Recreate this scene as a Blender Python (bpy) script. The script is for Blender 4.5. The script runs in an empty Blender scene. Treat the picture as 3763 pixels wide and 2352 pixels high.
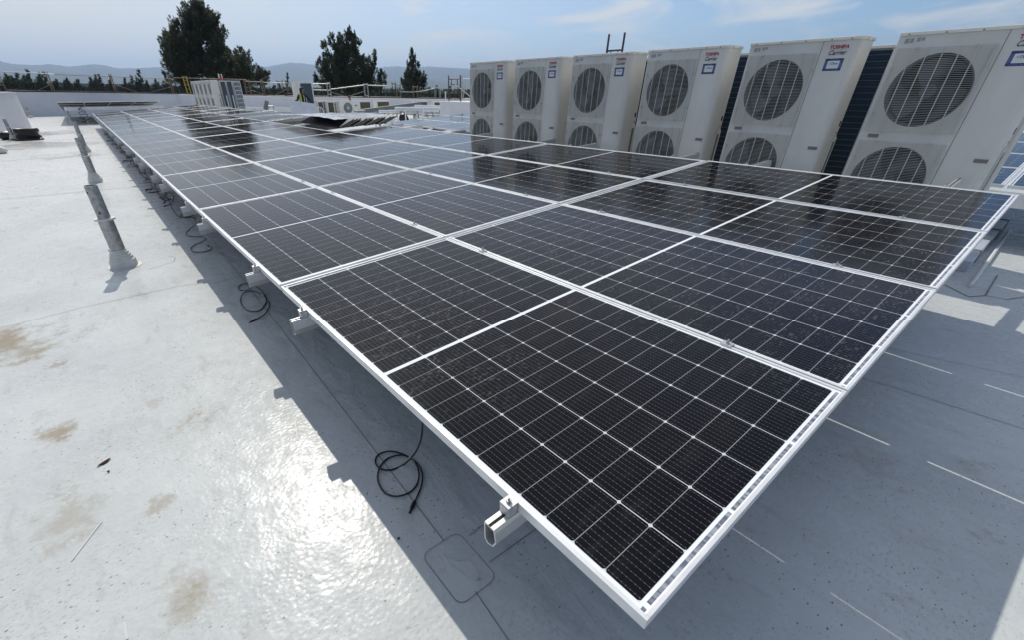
import bpy, math, random
from mathutils import Vector, Matrix, noise
R = math.radians
random.seed(7)
C = bpy.context.scene.collection
S = bpy.context.scene

# ------------------------------------------------------------------ camera
CAMZ = 1.55
F, PCX, PCY, PW, PH = 1600.97, 1714.84, 1318.65, 3763.0, 2352.0
ROWS = ((0.78857489, -0.61493689, -0.00150447), (-0.32443625, -0.41396559, -0.85051374), (0.52238947, 0.67118188, -0.52595068))
_r, _d, _f = (Vector(v) for v in ROWS)
cam = bpy.data.cameras.new('camera'); co = bpy.data.objects.new('camera', cam); C.objects.link(co)
cam.sensor_fit = 'HORIZONTAL'; cam.sensor_width = 36; cam.lens = 36 * F / PW
cam.shift_x = (PW / 2 - PCX) / PW; cam.shift_y = (PCY - PH / 2) / PW
cam.clip_start = 0.05; cam.clip_end = 40000
m = Matrix((( _r.x, -_d.x, -_f.x, 0), (_r.y, -_d.y, -_f.y, 0), (_r.z, -_d.z, -_f.z, CAMZ), (0, 0, 0, 1)))
co.matrix_world = m
S.camera = co

def at(px, py, x=None, y=None, z=None, d=None):
    """Point of the place seen at a photo pixel, at a known x, y, height or distance."""
    v = _r * ((px - PCX) / F) + _d * ((py - PCY) / F) + _f
    if d is not None: return v * (d / math.hypot(v.x, v.y)) + Vector((0, 0, CAMZ))
    if x is not None: k = x / v.x
    elif y is not None: k = y / v.y
    else: k = (z - CAMZ) / v.z
    return v * k + Vector((0, 0, CAMZ))

# ------------------------------------------------------------------ light
SUN_AZ, SUN_EL = 13.0, 47.4
S.view_settings.view_transform = 'Standard'; S.view_settings.look = 'None'
S.view_settings.exposure = 0.0; S.view_settings.gamma = 1
sl = bpy.data.lights.new('sun', 'SUN'); sl.energy = 3.4; sl.angle = R(0.53); sl.color = (1.0, 0.94, 0.85)
so = bpy.data.objects.new('sun', sl); C.objects.link(so)
sd = Vector((math.sin(R(SUN_AZ)) * math.cos(R(SUN_EL)), math.cos(R(SUN_AZ)) * math.cos(R(SUN_EL)), math.sin(R(SUN_EL))))
so.rotation_euler = sd.to_track_quat('Z', 'Y').to_euler()
w = bpy.data.worlds.new('World'); S.world = w; w.use_nodes = True
nt = w.node_tree; nt.nodes.clear()
def N(t, typ, **k):
    n = t.nodes.new(typ)
    for a, b in k.items():
        if a.startswith('i_'): n.inputs[a[2:].replace('_', ' ')].default_value = b
        else: setattr(n, a, b)
    return n
sky = N(nt, 'ShaderNodeTexSky', sky_type='NISHITA', sun_disc=False, sun_elevation=R(SUN_EL), sun_rotation=R(SUN_AZ), altitude=50, air_density=1.0, dust_density=0.6, ozone_density=3.2)
bg = N(nt, 'ShaderNodeBackground', i_Strength=0.103); out = N(nt, 'ShaderNodeOutputWorld')
tc = N(nt, 'ShaderNodeTexCoord')
mp = N(nt, 'ShaderNodeMapping'); mp.inputs['Scale'].default_value = (1.0, 1.6, 5.0); mp.inputs['Rotation'].default_value = (0.15, 0.45, 0.5)
n1 = N(nt, 'ShaderNodeTexNoise', i_Scale=3.4, i_Detail=9.0, i_Roughness=0.58, i_Distortion=0.7)
rp = N(nt, 'ShaderNodeValToRGB'); rp.color_ramp.elements[0].position = 0.47; rp.color_ramp.elements[1].position = 0.66
rp.color_ramp.elements[0].color = (0, 0, 0, 1); rp.color_ramp.elements[1].color = (0.9, 0.9, 0.9, 1)
mx = N(nt, 'ShaderNodeMix', data_type='RGBA'); mx.inputs[7].default_value = (8.5, 8.5, 8.2, 1)
nt.links.new(tc.outputs['Generated'], mp.inputs[0]); nt.links.new(mp.outputs[0], n1.inputs['Vector'])
nt.links.new(n1.outputs[0], rp.inputs[0])
vdot = N(nt, 'ShaderNodeVectorMath', operation='DOT_PRODUCT'); vdot.inputs[1].default_value = tuple(sd); nt.links.new(tc.outputs['Generated'], vdot.inputs[0])
glow = N(nt, 'ShaderNodeMapRange', interpolation_type='SMOOTHSTEP'); glow.inputs[1].default_value = 0.42; glow.inputs[2].default_value = 1.0; glow.inputs[4].default_value = 0.75; nt.links.new(vdot.outputs['Value'], glow.inputs[0])
mad = N(nt, 'ShaderNodeMath', operation='MAXIMUM'); nt.links.new(rp.outputs[0], mad.inputs[0]); nt.links.new(glow.outputs[0], mad.inputs[1])
mad2 = N(nt, 'ShaderNodeMath', operation='ADD', use_clamp=True); nt.links.new(mad.outputs[0], mad2.inputs[0]); 
sxyz = N(nt, 'ShaderNodeSeparateXYZ'); nt.links.new(tc.outputs['Generated'], sxyz.inputs[0])
hor = N(nt, 'ShaderNodeMapRange', interpolation_type='SMOOTHSTEP'); hor.inputs[1].default_value = 0.36; hor.inputs[2].default_value = 0.0; hor.inputs[4].default_value = 0.75; nt.links.new(sxyz.outputs[2], hor.inputs[0])
wst = N(nt, 'ShaderNodeMapRange', interpolation_type='SMOOTHSTEP'); wst.inputs[1].default_value = 0.62; wst.inputs[2].default_value = -0.1; wst.inputs[4].default_value = 1.0; nt.links.new(sxyz.outputs[0], wst.inputs[0])
hw_ = N(nt, 'ShaderNodeMath', operation='MULTIPLY'); nt.links.new(hor.outputs[0], hw_.inputs[0]); nt.links.new(wst.outputs[0], hw_.inputs[1]); nt.links.new(hw_.outputs[0], mad2.inputs[1])
nt.links.new(mad2.outputs[0], mx.inputs[0])
tint = N(nt, 'ShaderNodeMix', data_type='RGBA', blend_type='MULTIPLY'); tint.inputs[0].default_value = 1.0; tint.inputs[7].default_value = (0.84, 0.98, 1.16, 1); nt.links.new(sky.outputs[0], tint.inputs[6])
nt.links.new(tint.outputs[2], mx.inputs[6]); nt.links.new(mx.outputs[2], bg.inputs[0]); nt.links.new(bg.outputs[0], out.inputs[0])

# ------------------------------------------------------------------ helpers
def setup(o, label=None, cat=None, group=None, kind=None):
    if label: o['label'] = label
    if cat: o['category'] = cat
    if group: o['group'] = group
    if kind: o['kind'] = kind
    return o
def thing(name, label, cat, loc=(0, 0, 0), rz=0.0, group=None):
    o = bpy.data.objects.new(name, None); C.objects.link(o); o.empty_display_size = 0.1
    o.location = loc; o.rotation_euler = (0, 0, rz)
    return setup(o, label, cat, group)
def dup(root, label=None, mw=None, loc=None, rz=None):
    r = root.copy(); C.objects.link(r)
    if mw is not None: r.matrix_world = mw
    if loc is not None: r.location = loc
    if rz is not None: r.rotation_euler = (0, 0, rz)
    if label: r['label'] = label
    for ch in list(root.children):
        c = ch.copy(); C.objects.link(c); c.parent = r
        for g in ch.children:
            d = g.copy(); C.objects.link(d); d.parent = c
    return r
class MB:
    def __init__(s): s.v = []; s.f = []; s.m = []; s.M = Matrix()
    def add(s, vs, fs, mi=0):
        b = len(s.v); s.v += [tuple(s.M @ Vector(p)) for p in vs]; s.f += [tuple(b + i for i in f) for f in fs]; s.m += [mi] * len(fs)
    def box(s, a, b, mi=0, rot=None, piv=None):
        (x0, y0, z0), (x1, y1, z1) = a, b
        vs = [Vector(p) for p in ((x0, y0, z0), (x1, y0, z0), (x1, y1, z0), (x0, y1, z0), (x0, y0, z1), (x1, y0, z1), (x1, y1, z1), (x0, y1, z1))]
        if rot:
            c = Vector(piv) if piv else (vs[0] + vs[6]) / 2
            vs = [rot @ (p - c) + c for p in vs]
        s.add(vs, [(0, 3, 2, 1), (4, 5, 6, 7), (0, 1, 5, 4), (1, 2, 6, 5), (2, 3, 7, 6), (3, 0, 4, 7)], mi); return s
    def bar(s, p0, p1, w, h=None, mi=0, up=(0, 0, 1)):
        p0, p1 = Vector(p0), Vector(p1); h = h or w; t = (p1 - p0).normalized(); u = Vector(up)
        if abs(t.dot(u)) > 0.98: u = Vector((0, 1, 0))
        a = t.cross(u).normalized() * w / 2; b = a.cross(t).normalized() * h / 2
        vs = [p0 - a - b, p0 + a - b, p0 + a + b, p0 - a + b, p1 - a - b, p1 + a - b, p1 + a + b, p1 - a + b]
        s.add(vs, [(0, 1, 2, 3), (7, 6, 5, 4), (1, 0, 4, 5), (2, 1, 5, 6), (3, 2, 6, 7), (0, 3, 7, 4)], mi); return s
    def rings(s, pts, rad, n=10, mi=0, cap=True, up=(0, 0, 1)):
        pts = [Vector(p) for p in pts]; k = len(pts)
        if not hasattr(rad, '__len__'): rad = [rad] * k
        vs = []; a = None
        for i, p in enumerate(pts):
            t = (pts[min(i + 1, k - 1)] - pts[max(i - 1, 0)])
            t = t.normalized() if t.length > 1e-9 else Vector((0, 0, 1))
            if a is None:
                u = Vector(up) if abs(t.z) < 0.9 else Vector((1, 0, 0)); a = t.cross(u).normalized()
            else:
                a = (a - t * a.dot(t)).normalized()
            b = t.cross(a)
            for j in range(n):
                q = 2 * math.pi * j / n; vs.append(p + (a * math.cos(q) + b * math.sin(q)) * rad[i])
        fs = [(i * n + j, i * n + (j + 1) % n, (i + 1) * n + (j + 1) % n, (i + 1) * n + j) for i in range(k - 1) for j in range(n)]
        if cap: fs += [tuple(range(n - 1, -1, -1)), tuple((k - 1) * n + j for j in range(n))]
        s.add(vs, fs, mi); return s
    def tube(s, pts, r, n=8, mi=0): return s.rings(pts, r, n, mi)
    def cyl(s, p0, p1, r, n=12, mi=0, r1=None): return s.rings([p0, p1], [r, r if r1 is None else r1], n, mi)
    def lathe(s, prof, c=(0, 0, 0), n=20, mi=0, cap=True):
        vs = [(c[0] + r * math.cos(2 * math.pi * j / n), c[1] + r * math.sin(2 * math.pi * j / n), c[2] + z) for r, z in prof for j in range(n)]
        k = len(prof); fs = [(i * n + j, i * n + (j + 1) % n, (i + 1) * n + (j + 1) % n, (i + 1) * n + j) for i in range(k - 1) for j in range(n)]
        if cap: fs += [tuple(range(n - 1, -1, -1)), tuple((k - 1) * n + j for j in range(n))]
        s.add(vs, fs, mi); return s
    def prism(s, poly, z0, z1, mi=0):
        n = len(poly); vs = [(x, y, z0) for x, y in poly] + [(x, y, z1) for x, y in poly]
        s.add(vs, [tuple(range(n - 1, -1, -1)), tuple(range(n, 2 * n))] + [(i, (i + 1) % n, n + (i + 1) % n, n + i) for i in range(n)], mi); return s
    def build(s, name, mats, parent=None, smooth=False, bevel=0.0):
        me = bpy.data.meshes.new(name); me.from_pydata(s.v, [], s.f); me.validate()
        if not isinstance(mats, (list, tuple)): mats = [mats]
        for q in mats: me.materials.append(q)
        if len(mats) > 1 and len(me.polygons) == len(s.m): me.polygons.foreach_set('material_index', s.m)
        if smooth: me.polygons.foreach_set('use_smooth', [True] * len(me.polygons)); me.set_sharp_from_angle(angle=R(38))
        o = bpy.data.objects.new(name, me); C.objects.link(o)
        if parent: o.parent = parent
        if bevel:
            b = o.modifiers.new('bevel', 'BEVEL'); b.width = bevel; b.segments = 2; b.limit_method = 'ANGLE'
        return o

# ------------------------------------------------------------------ materials
def mat(name, col, rough=0.5, metal=0.0, var=0.0, scale=6.0, bump=0.0, bscale=60.0, spec=0.5, col2=None, stretch=(1, 1, 1), alpha=1.0, trans=0.0, coat=0.0, detail=4.0, lo=0.35, hi=0.7, world=False):
    M = bpy.data.materials.new(name); M.use_nodes = True; t = M.node_tree; b = t.nodes['Principled BSDF']
    b.inputs['Base Color'].default_value = (*col, 1); b.inputs['Roughness'].default_value = rough; b.inputs['Metallic'].default_value = metal
    b.inputs['Specular IOR Level'].default_value = spec; b.inputs['Alpha'].default_value = alpha
    b.inputs['Coat Weight'].default_value = coat; b.inputs['Coat Roughness'].default_value = 0.1
    if trans: b.inputs['Transmission Weight'].default_value = trans
    if var or col2 or bump:
        tc = N(t, 'ShaderNodeTexCoord'); mp = N(t, 'ShaderNodeMapping'); mp.inputs['Scale'].default_value = stretch
        t.links.new(N(t, 'ShaderNodeNewGeometry').outputs['Position'] if world else tc.outputs['Object'], mp.inputs[0])
    if var or col2:
        c2 = col2 or tuple(max(0, q * (1 - var)) for q in col)
        n = N(t, 'ShaderNodeTexNoise', i_Scale=scale, i_Detail=detail, i_Roughness=0.6); r = N(t, 'ShaderNodeValToRGB')
        r.color_ramp.elements[0].position = lo; r.color_ramp.elements[1].position = hi
        r.color_ramp.elements[0].color = (*c2, 1); r.color_ramp.elements[1].color = (*col, 1)
        t.links.new(mp.outputs[0], n.inputs['Vector']); t.links.new(n.outputs[0], r.inputs[0]); t.links.new(r.outputs[0], b.inputs['Base Color'])
    if bump:
        n = N(t, 'ShaderNodeTexNoise', i_Scale=bscale, i_Detail=3.0); bm = N(t, 'ShaderNodeBump', i_Strength=min(1.0, bump), i_Distance=0.01)
        t.links.new(mp.outputs[0], n.inputs['Vector']); t.links.new(n.outputs[0], bm.inputs['Height']); t.links.new(bm.outputs[0], b.inputs['Normal'])
    return M
class G:
    """tiny arithmetic-on-sockets helper for node materials"""
    def __init__(s, t): s.t = t
    def op(s, o, *a):
        n = s.t.nodes.new('ShaderNodeMath'); n.operation = o
        for i, q in enumerate(a):
            if isinstance(q, (int, float)): n.inputs[i].default_value = q
            else: s.t.links.new(q, n.inputs[i])
        return n.outputs[0]
    def mix(s, f, a, b):
        n = s.t.nodes.new('ShaderNodeMix'); n.data_type = 'RGBA'
        for i, q in ((0, f), (6, a), (7, b)):
            if isinstance(q, (int, float)): n.inputs[i].default_value = q
            elif isinstance(q, tuple): n.inputs[i].default_value = (*q, 1)
            else: s.t.links.new(q, n.inputs[i])
        return n.outputs[2]
    def noise(s, vec, scale, detail=4.0, rough=0.55, dist=0.0):
        n = N(s.t, 'ShaderNodeTexNoise', i_Scale=scale, i_Detail=detail, i_Roughness=rough, i_Distortion=dist); s.t.links.new(vec, n.inputs['Vector']); return n.outputs[0]
    def vor(s, vec, scale, rnd=1.0, feat='F1'):
        n = N(s.t, 'ShaderNodeTexVoronoi', i_Scale=scale, i_Randomness=rnd, feature=feat); s.t.links.new(vec, n.inputs['Vector']); return n
    def step(s, x, a, b):
        n = s.t.nodes.new('ShaderNodeMapRange'); n.interpolation_type = 'SMOOTHSTEP'
        s.t.links.new(x, n.inputs[0]); n.inputs[1].default_value = a; n.inputs[2].default_value = b; return n.outputs[0]
    def smap(s, vec, sc, loc=(0, 0, 0), rot=(0, 0, 0)):
        n = s.t.nodes.new('ShaderNodeMapping'); n.inputs['Scale'].default_value = sc; n.inputs['Location'].default_value = loc; n.inputs['Rotation'].default_value = rot
        s.t.links.new(vec, n.inputs[0]); return n.outputs[0]

PWID, PLEN = 1.138, 2.279
def solar_material():
    M = bpy.data.materials.new('solar_laminate'); M.use_nodes = True; t = M.node_tree; b = t.nodes['Principled BSDF']; g = G(t); o = g.op
    tc = N(t, 'ShaderNodeTexCoord'); sp = N(t, 'ShaderNodeSeparateXYZ'); t.links.new(tc.outputs['Object'], sp.inputs[0])
    x, y = sp.outputs[0], sp.outputs[1]
    cu = o('DIVIDE', o('SUBTRACT', x, 0.023), 0.182)
    fu = o('FRACT', cu); du = o('MULTIPLY', o('SUBTRACT', 0.5, o('ABSOLUTE', o('SUBTRACT', fu, 0.5))), 0.182)
    h = o('SUBTRACT', o('ABSOLUTE', o('SUBTRACT', y, PLEN / 2)), 0.009)
    cv = o('DIVIDE', h, 0.0915); fv = o('FRACT', cv); dv = o('MULTIPLY', o('SUBTRACT', 0.5, o('ABSOLUTE', o('SUBTRACT', fv, 0.5))), 0.0915)
    line = o('MAXIMUM', o('LESS_THAN', du, 0.0013), o('MULTIPLY', o('LESS_THAN', dv, 0.0009), 0.5))
    line = o('MAXIMUM', line, o('LESS_THAN', o('ADD', du, dv), 0.0072))
    out = o('MAXIMUM', o('LESS_THAN', h, 0.0), o('GREATER_THAN', h, 1.098))
    out = o('MAXIMUM', out, o('MAXIMUM', o('LESS_THAN', x, 0.023), o('GREATER_THAN', x, 0.023 + 6 * 0.182)))
    bu = o('FRACT', o('MULTIPLY', fu, 10.0)); db = o('ABSOLUTE', o('SUBTRACT', bu, 0.5))
    bus = o('LESS_THAN', db, 0.028)
    dots = o('MULTIPLY', o('LESS_THAN', db, 0.06), o('LESS_THAN', o('ABSOLUTE', o('SUBTRACT', o('FRACT', o('MULTIPLY', fv, 8.0)), 0.5)), 0.09))
    # string ribbons: interrupted grey strips in the white end margins and the centre gap
    rib = o('MULTIPLY', o('GREATER_THAN', h, 1.1065), o('LESS_THAN', h, 1.1165))
    rib = o('MULTIPLY', rib, o('GREATER_THAN', o('FRACT', o('DIVIDE', o('SUBTRACT', x, 0.023), 0.364)), 0.035))
    nz = g.noise(g.smap(tc.outputs['Object'], (60, 8, 1)), 1.0, 2.0)
    rcol = g.mix(g.step(nz, 0.4, 0.6), (0.13, 0.15, 0.20), (0.34, 0.36, 0.40))
    cell = g.mix(g.noise(tc.outputs['Object'], 3.0), (0.0012, 0.0014, 0.0035), (0.0025, 0.0025, 0.005))
    col = g.mix(o('MULTIPLY', bus, 0.55), cell, (0.12, 0.12, 0.13)); col = g.mix(o('MULTIPLY', dots, 0.28), col, (0.4, 0.4, 0.4))
    col = g.mix(line, col, (0.62, 0.64, 0.65)); col = g.mix(out, col, (0.84, 0.87, 0.88)); col = g.mix(rib, col, rcol)
    # dust and dried rain spots on the glass
    geo = N(t, 'ShaderNodeNewGeometry'); wp = geo.outputs['Position']
    big = g.step(g.noise(wp, 0.55, 3.0), 0.42, 0.66)
    spots = o('MULTIPLY', g.step(g.noise(g.smap(wp, (1.0, 1.9, 1), rot=(0, 0, 0.5)), 46.0, 2.0), 0.52, 0.70), g.step(g.noise(wp, 9.0, 3.0), 0.38, 0.6))
    vdd = t.nodes.new('ShaderNodeVectorMath'); vdd.operation = 'DISTANCE'; t.links.new(wp, vdd.inputs[0]); vdd.inputs[1].default_value = (2.9, 1.5, 0.75)
    big = o('MAXIMUM', big, o('MULTIPLY', g.step(vdd.outputs['Value'], 1.9, 0.7), g.step(sp.outputs[0], -1.0, 0.0)))
    streak = g.step(g.noise(g.smap(wp, (1.0, 7, 1), rot=(0, 0, 0.8)), 7.0, 4.0), 0.50, 0.8)
    dust = o('ADD', o('MULTIPLY', o('MULTIPLY', spots, big), 0.13), o('ADD', o('MULTIPLY', streak, 0.016), 0.002))
    col = g.mix(dust, col, (0.55, 0.53, 0.50))
    t.links.new(col, b.inputs['Base Color']); b.inputs['Roughness'].default_value = 0.5; b.inputs['Specular IOR Level'].default_value = 0.0
    b.inputs['Coat Weight'].default_value = 0.9; b.inputs['Coat IOR'].default_value = 1.27
    t.links.new(o('ADD', 0.085, o('MULTIPLY', big, 0.06)), b.inputs['Coat Roughness'])
    bm = N(t, 'ShaderNodeBump', i_Strength=0.03, i_Distance=0.004); t.links.new(g.noise(wp, 2.2, 3.0), bm.inputs['Height']); t.links.new(bm.outputs[0], b.inputs['Coat Normal'])
    return M

def roof_material():
    M = bpy.data.materials.new('roof_membrane_white'); M.use_nodes = True; t = M.node_tree; b = t.nodes['Principled BSDF']; g = G(t); o = g.op
    tc = N(t, 'ShaderNodeTexCoord'); P = tc.outputs['Object']; sp = N(t, 'ShaderNodeSeparateXYZ'); t.links.new(P, sp.inputs[0])
    col = g.mix(g.step(g.noise(P, 0.9, 5.0), 0.3, 0.7), (0.50, 0.53, 0.525), (0.60, 0.625, 0.615))
    col = g.mix(o('MULTIPLY', g.step(g.noise(P, 16.0, 5.0, 0.65), 0.44, 0.62), 0.18), col, (0.67, 0.69, 0.69))
    col = g.mix(o('MULTIPLY', g.step(sp.outputs[1], 5.0, 16.0), 0.7), col, (0.74, 0.74, 0.72))  # roof painted paler with distance, standing in for the grazing sun sheen
    # soft grey scuffs, brown dirt left by puddles
    scuff = g.step(g.noise(g.smap(P, (3.0, 1.0, 1), rot=(0, 0, -0.7)), 3.2, 7.0, 0.62, 0.5), 0.54, 0.76)
    col = g.mix(o('MULTIPLY', scuff, 0.42), col, (0.34, 0.325, 0.28))
    pud = g.step(g.noise(g.smap(P, (1.6, 1, 1), loc=(3.1, 1.7, 0), rot=(0, 0, -0.5)), 1.7, 6.0, 0.66, 0.4), 0.585, 0.70)
    pud2 = o('MULTIPLY', pud, g.step(g.noise(P, 26.0, 5.0, 0.7), 0.40, 0.64))
    col = g.mix(o('MULTIPLY', pud2, 0.62), col, (0.33, 0.27, 0.185))
    for (px, py, rad, s) in ((20, 1250, 0.20, 0.9), (90, 1300, 0.12, 0.7), (215, 1590, 0.075, 0.8), (690, 2190, 0.09, 0.4), (590, 1855, 0.05, 0.5), (260, 1925, 0.10, 0.4), (1150, 470, 0.9, 0.5), (560, 1480, 0.05, 0.35), (210, 1340, 0.04, 0.6), (520, 1080, 0.06, 0.3), (700, 800, .06, .3), (3560, 1720, 0.05, 0.3), (3200, 1700, .08, .3), (3650, 800, 1.2, .75), (3763, 790, .9, .8), (170, 490, 1.1, .8), (150, 530, 1.3, .6), (280, 570, .7, .5)):  # stains; the dark pair beneath the second array is stain plus painted-in shade
        c = at(px, py, z=0)
        vd = t.nodes.new('ShaderNodeVectorMath'); vd.operation = 'DISTANCE'; t.links.new(P, vd.inputs[0]); vd.inputs[1].default_value = (c.x, c.y, 0)
        nn = g.noise(P, 0.9 / rad, 6.0, 0.7)
        f = g.step(o('ADD', o('DIVIDE', vd.outputs['Value'], rad * 2.2), o('MULTIPLY', o('SUBTRACT', nn, 0.5), 2.6)), 0.75, 0.1)
        col = g.mix(o('MULTIPLY', f, min(1.0, s * 1.0)), col, (0.31, 0.255, 0.175) if rad < 0.8 else (0.20, 0.175, 0.15))
    mot = o('MULTIPLY', g.step(g.noise(g.smap(P, (1.0, 1.8, 1), rot=(0, 0, -0.85)), 42.0, 4.0, 0.7), 0.52, 0.68), g.step(g.noise(P, 1.6, 5.0), 0.42, 0.60))
    col = g.mix(o('MULTIPLY', mot, 0.5), col, (0.33, 0.305, 0.27))
    # small flecks of grit, elongated
    for sc, th, k, c in ((27.0, 0.13, 0.85, (0.14, 0.115, 0.095)), (55.0, 0.15, 0.6, (0.22, 0.19, 0.16)), (12.0, 0.045, 0.85, (0.10, 0.08, 0.07))):
        V = g.smap(P, (1.0, 2.0, 1), rot=(0, 0, -0.85)); v = g.vor(V, sc)
        rr = N(t, 'ShaderNodeSeparateColor'); t.links.new(v.outputs['Color'], rr.inputs[0])
        m_ = o('MULTIPLY', g.step(v.outputs['Distance'], th * 1.5, th * 0.7), o('GREATER_THAN', rr.outputs[0], 0.45))
        m_ = o('MULTIPLY', m_, g.step(g.noise(P, 2.3, 5.0), 0.40, 0.56))
        col = g.mix(o('MULTIPLY', m_, k), col, c)
    # pale scratches
    sc = o('MULTIPLY', g.step(g.noise(g.smap(P, (40.0, 2.2, 1), rot=(0, 0, 0.35)), 1.0, 2.0), 0.72, 0.78), g.step(g.noise(P, 2.4), 0.5, 0.6))
    col = g.mix(o('MULTIPLY', sc, 0.5), col, (0.72, 0.74, 0.75))
    t.links.new(col, b.inputs['Base Color'])
    t.links.new(o('ADD', 0.19, o('MULTIPLY', g.noise(P, 5.0, 5.0), 0.18)), b.inputs['Roughness']); t.links.new(o('MULTIPLY', o('ADD', 0.22, o('MULTIPLY', g.step(g.noise(g.smap(P, (1.6, 1, 1), rot=(0, 0, -0.6)), 9.0, 6.0, 0.65), 0.38, 0.66), 0.8)), 0.25), b.inputs['Specular IOR Level'])
    # waves in the loose sheet near the seam plus a fine embossed grain
    wav = g.noise(g.smap(P, (2.2, 0.8, 1), rot=(0, 0, 0.3)), 2.6, 3.0, 0.5, 0.6)
    gr = g.vor(P, 60.0, feat='SMOOTH_F1').outputs['Distance']; gr2 = g.noise(P, 34.0, 3.0)
    near = g.step(o('ABSOLUTE', o('SUBTRACT', sp.outputs[0], 0.88)), 0.45, 0.1)
    hh = o('ADD', o('MULTIPLY', wav, o('ADD', 0.0035, o('MULTIPLY', near, 0.022))), o('ADD', o('MULTIPLY', gr, 0.0013), o('MULTIPLY', gr2, 0.0014)))
    bm = N(t, 'ShaderNodeBump', i_Strength=0.85, i_Distance=1.0); t.links.new(hh, bm.inputs['Height']); t.links.new(bm.outputs[0], b.inputs['Normal'])
    return M

def lines_material(name, base, dark, period, axis=2, duty=0.4, rough=0.5, metal=0.0, lightrim=None):
    M = bpy.data.materials.new(name); M.use_nodes = True; t = M.node_tree; b = t.nodes['Principled BSDF']; g = G(t); o = g.op
    tc = N(t, 'ShaderNodeTexCoord'); sp = N(t, 'ShaderNodeSeparateXYZ'); t.links.new(tc.outputs['Object'], sp.inputs[0])
    f = o('LESS_THAN', o('FRACT', o('DIVIDE', sp.outputs[axis], period)), duty)
    nz = g.step(g.noise(g.smap(tc.outputs['Object'], (4, 4, 60)), 2.0), 0.4, 0.65)
    t.links.new(g.mix(o('MULTIPLY', f, nz), base, dark), b.inputs['Base Color']); b.inputs['Roughness'].default_value = rough; b.inputs['Metallic'].default_value = metal
    return M

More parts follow.
